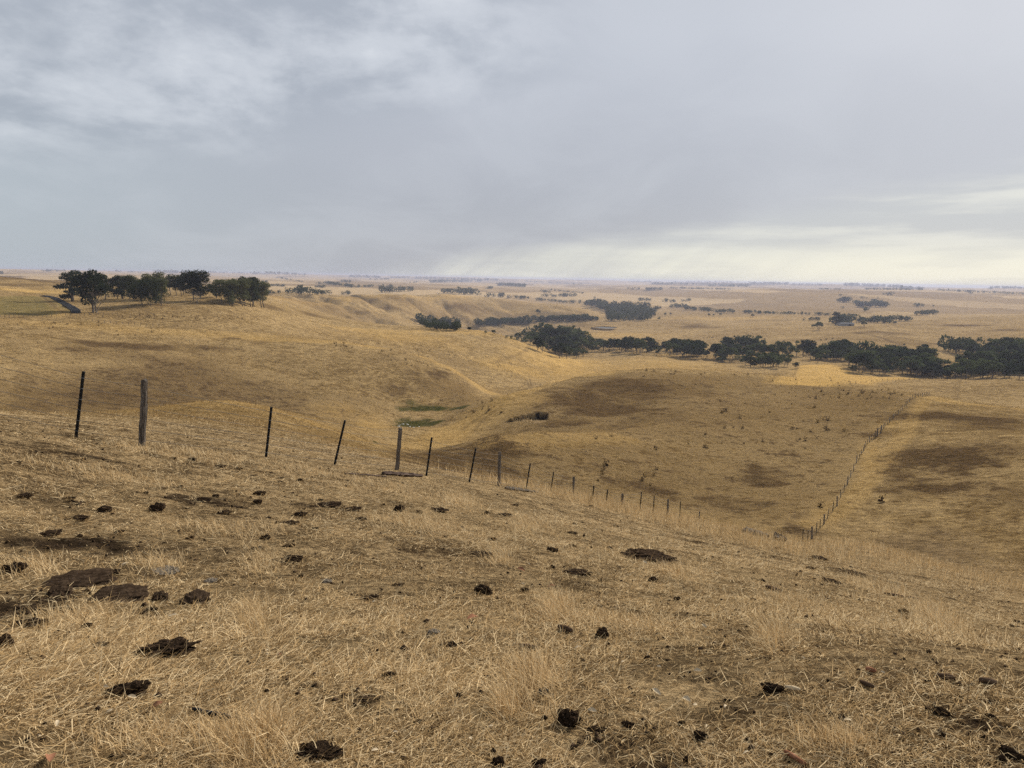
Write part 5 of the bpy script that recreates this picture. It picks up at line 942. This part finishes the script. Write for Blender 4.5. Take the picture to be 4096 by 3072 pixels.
# tall grass left standing along the brow and the fence line
N2 = 90000
x, y, r = polar(N2, 20, 78); az_ = np.arctan2(x, y); brow = sstep(r, 22, 32)*(1-sstep(r, 60, 76))*sstep(az_, -.16, .04); pn = fbm(x*.3, y*.3, 3)
keep = rg.uniform(size=N2) < brow*np.clip(.45+1.2*pn, .05, 1); x, y, r = x[keep], y[keep], r[keep]; n_ = len(x)
blades(x, y, rg.uniform(.2, .75, n_), .0016*(1+r/5)*rg.uniform(.7, 1.3, n_), rg.uniform(.7, 1.5, n_), rg.uniform(0, 6.28, n_), rg.uniform(0, .6, n_), np.clip(rg.beta(2.6, 2, n_), 0, 1), np.full(n_, .15))
# tussocks over the hills beyond
N3 = 300000
x, y, r = polar(N3, 52, 520); dk_ = grid_at(DARK, x, y); gn_ = grid_at(GREEN, x, y); bk_ = grid_at(BANK, x, y); pn = fbm(x*.09, y*.09, 4); p2_ = fbm(x*.5, y*.5, 3)
keep = (rg.uniform(size=N3) > np.clip(1.15*dk_-.1+.5*sstep(-p2_, .1, .5)+.3*(pn < -.2), 0, .92)) & (bk_ < .2) & (gn_ < .35); x, y, r, pn, p2_ = x[keep], y[keep], r[keep], pn[keep], p2_[keep]; n_ = len(x)
blades(x, y, rg.uniform(.14, .42, n_)*(1+r/500), (.010+.00022*r)*rg.uniform(.6, 1.4, n_), np.abs(rg.normal(.35, .35, n_)), fbm(x*.08, y*.08, 2)*4+rg.normal(0, .9, n_), rg.uniform(0, .5, n_), np.clip(rg.beta(2, 2.2, n_)+.30*pn+.25*p2_+.22*grid_at(GOLD, x, y), 0, 1), sstep(r, 40, 75))
V = np.concatenate(GVs); base_i = np.arange(nblade)[:, None]*6
F = np.concatenate([base_i+np.array([[0, 1, 2, 3]]), base_i+np.array([[3, 2, 4, 5]])])
grass = mesh_np('dry_grass', V, F, gmat, smooth_=False); add_attr(grass.data, 'tone', np.concatenate(GTs)); add_attr(grass.data, 'far', np.concatenate(GFs))
tag(grass, 'matted pale straw and standing dry grass covering the hills', 'grass', kind='stuff')
# crumbs of trodden dung
N4 = 9500
x, y, r = polar(N4, 1.8, 24); so_ = grid_at(SOIL, x, y); keep = rg.uniform(size=N4) < .12+.88*sstep(so_, .1, .6); x, y, r = x[keep], y[keep], r[keep]; n_ = len(x); z = ground_z(x, y)
sz = np.exp(rg.normal(math.log(.008), .32, n_))*(1+r/12); dirs = rg.normal(size=(n_, 6, 3)); ax = np.array([[1, 0, 0], [-1, 0, 0], [0, 1, 0], [0, -1, 0], [0, 0, .8], [0, 0, -.6]])
V = np.stack([x, y, z+sz*.35], 1)[:, None]+(ax[None]+dirs*.22)*sz[:, None, None]; F = (np.arange(n_)[:, None, None]*6+np.array([[0, 2, 4], [2, 1, 4], [1, 3, 4], [3, 0, 4], [2, 0, 5], [1, 2, 5], [3, 1, 5], [0, 3, 5]])[None]).reshape(-1, 3)
cr = mesh_np('dung_crumbs', V.reshape(-1, 3), F, dung_m, smooth_=False); tag(cr, 'trodden dark crumbs of dung and soil strewn through the straw', 'crumbs', kind='stuff')
# ------------------------------------------------------------------ air
zl = min(GZ.min(), zb.min())-1.0; zh = max(GZ.max()+14, EYE[2]+3)
mb = MB(); mb.box((0, 0, (zl+zh)/2), 33000, 33000, zh-zl)
hm = bpy.data.materials.new('hazy_air'); hm.use_nodes = True; hm.node_tree.nodes.clear(); ho = hm.node_tree.nodes.new('ShaderNodeOutputMaterial'); pv = hm.node_tree.nodes.new('ShaderNodeVolumePrincipled')
pv.inputs['Color'].default_value = (0.53, 0.57, 0.74, 1); pv.inputs['Density'].default_value = HAZE; pv.inputs['Anisotropy'].default_value = 0.2
hm.node_tree.links.new(pv.outputs[0], ho.inputs['Volume'])
hz = mb.build('haze', hm, None, False); tag(hz, kind='stuff'); hz.display_type = 'WIRE'
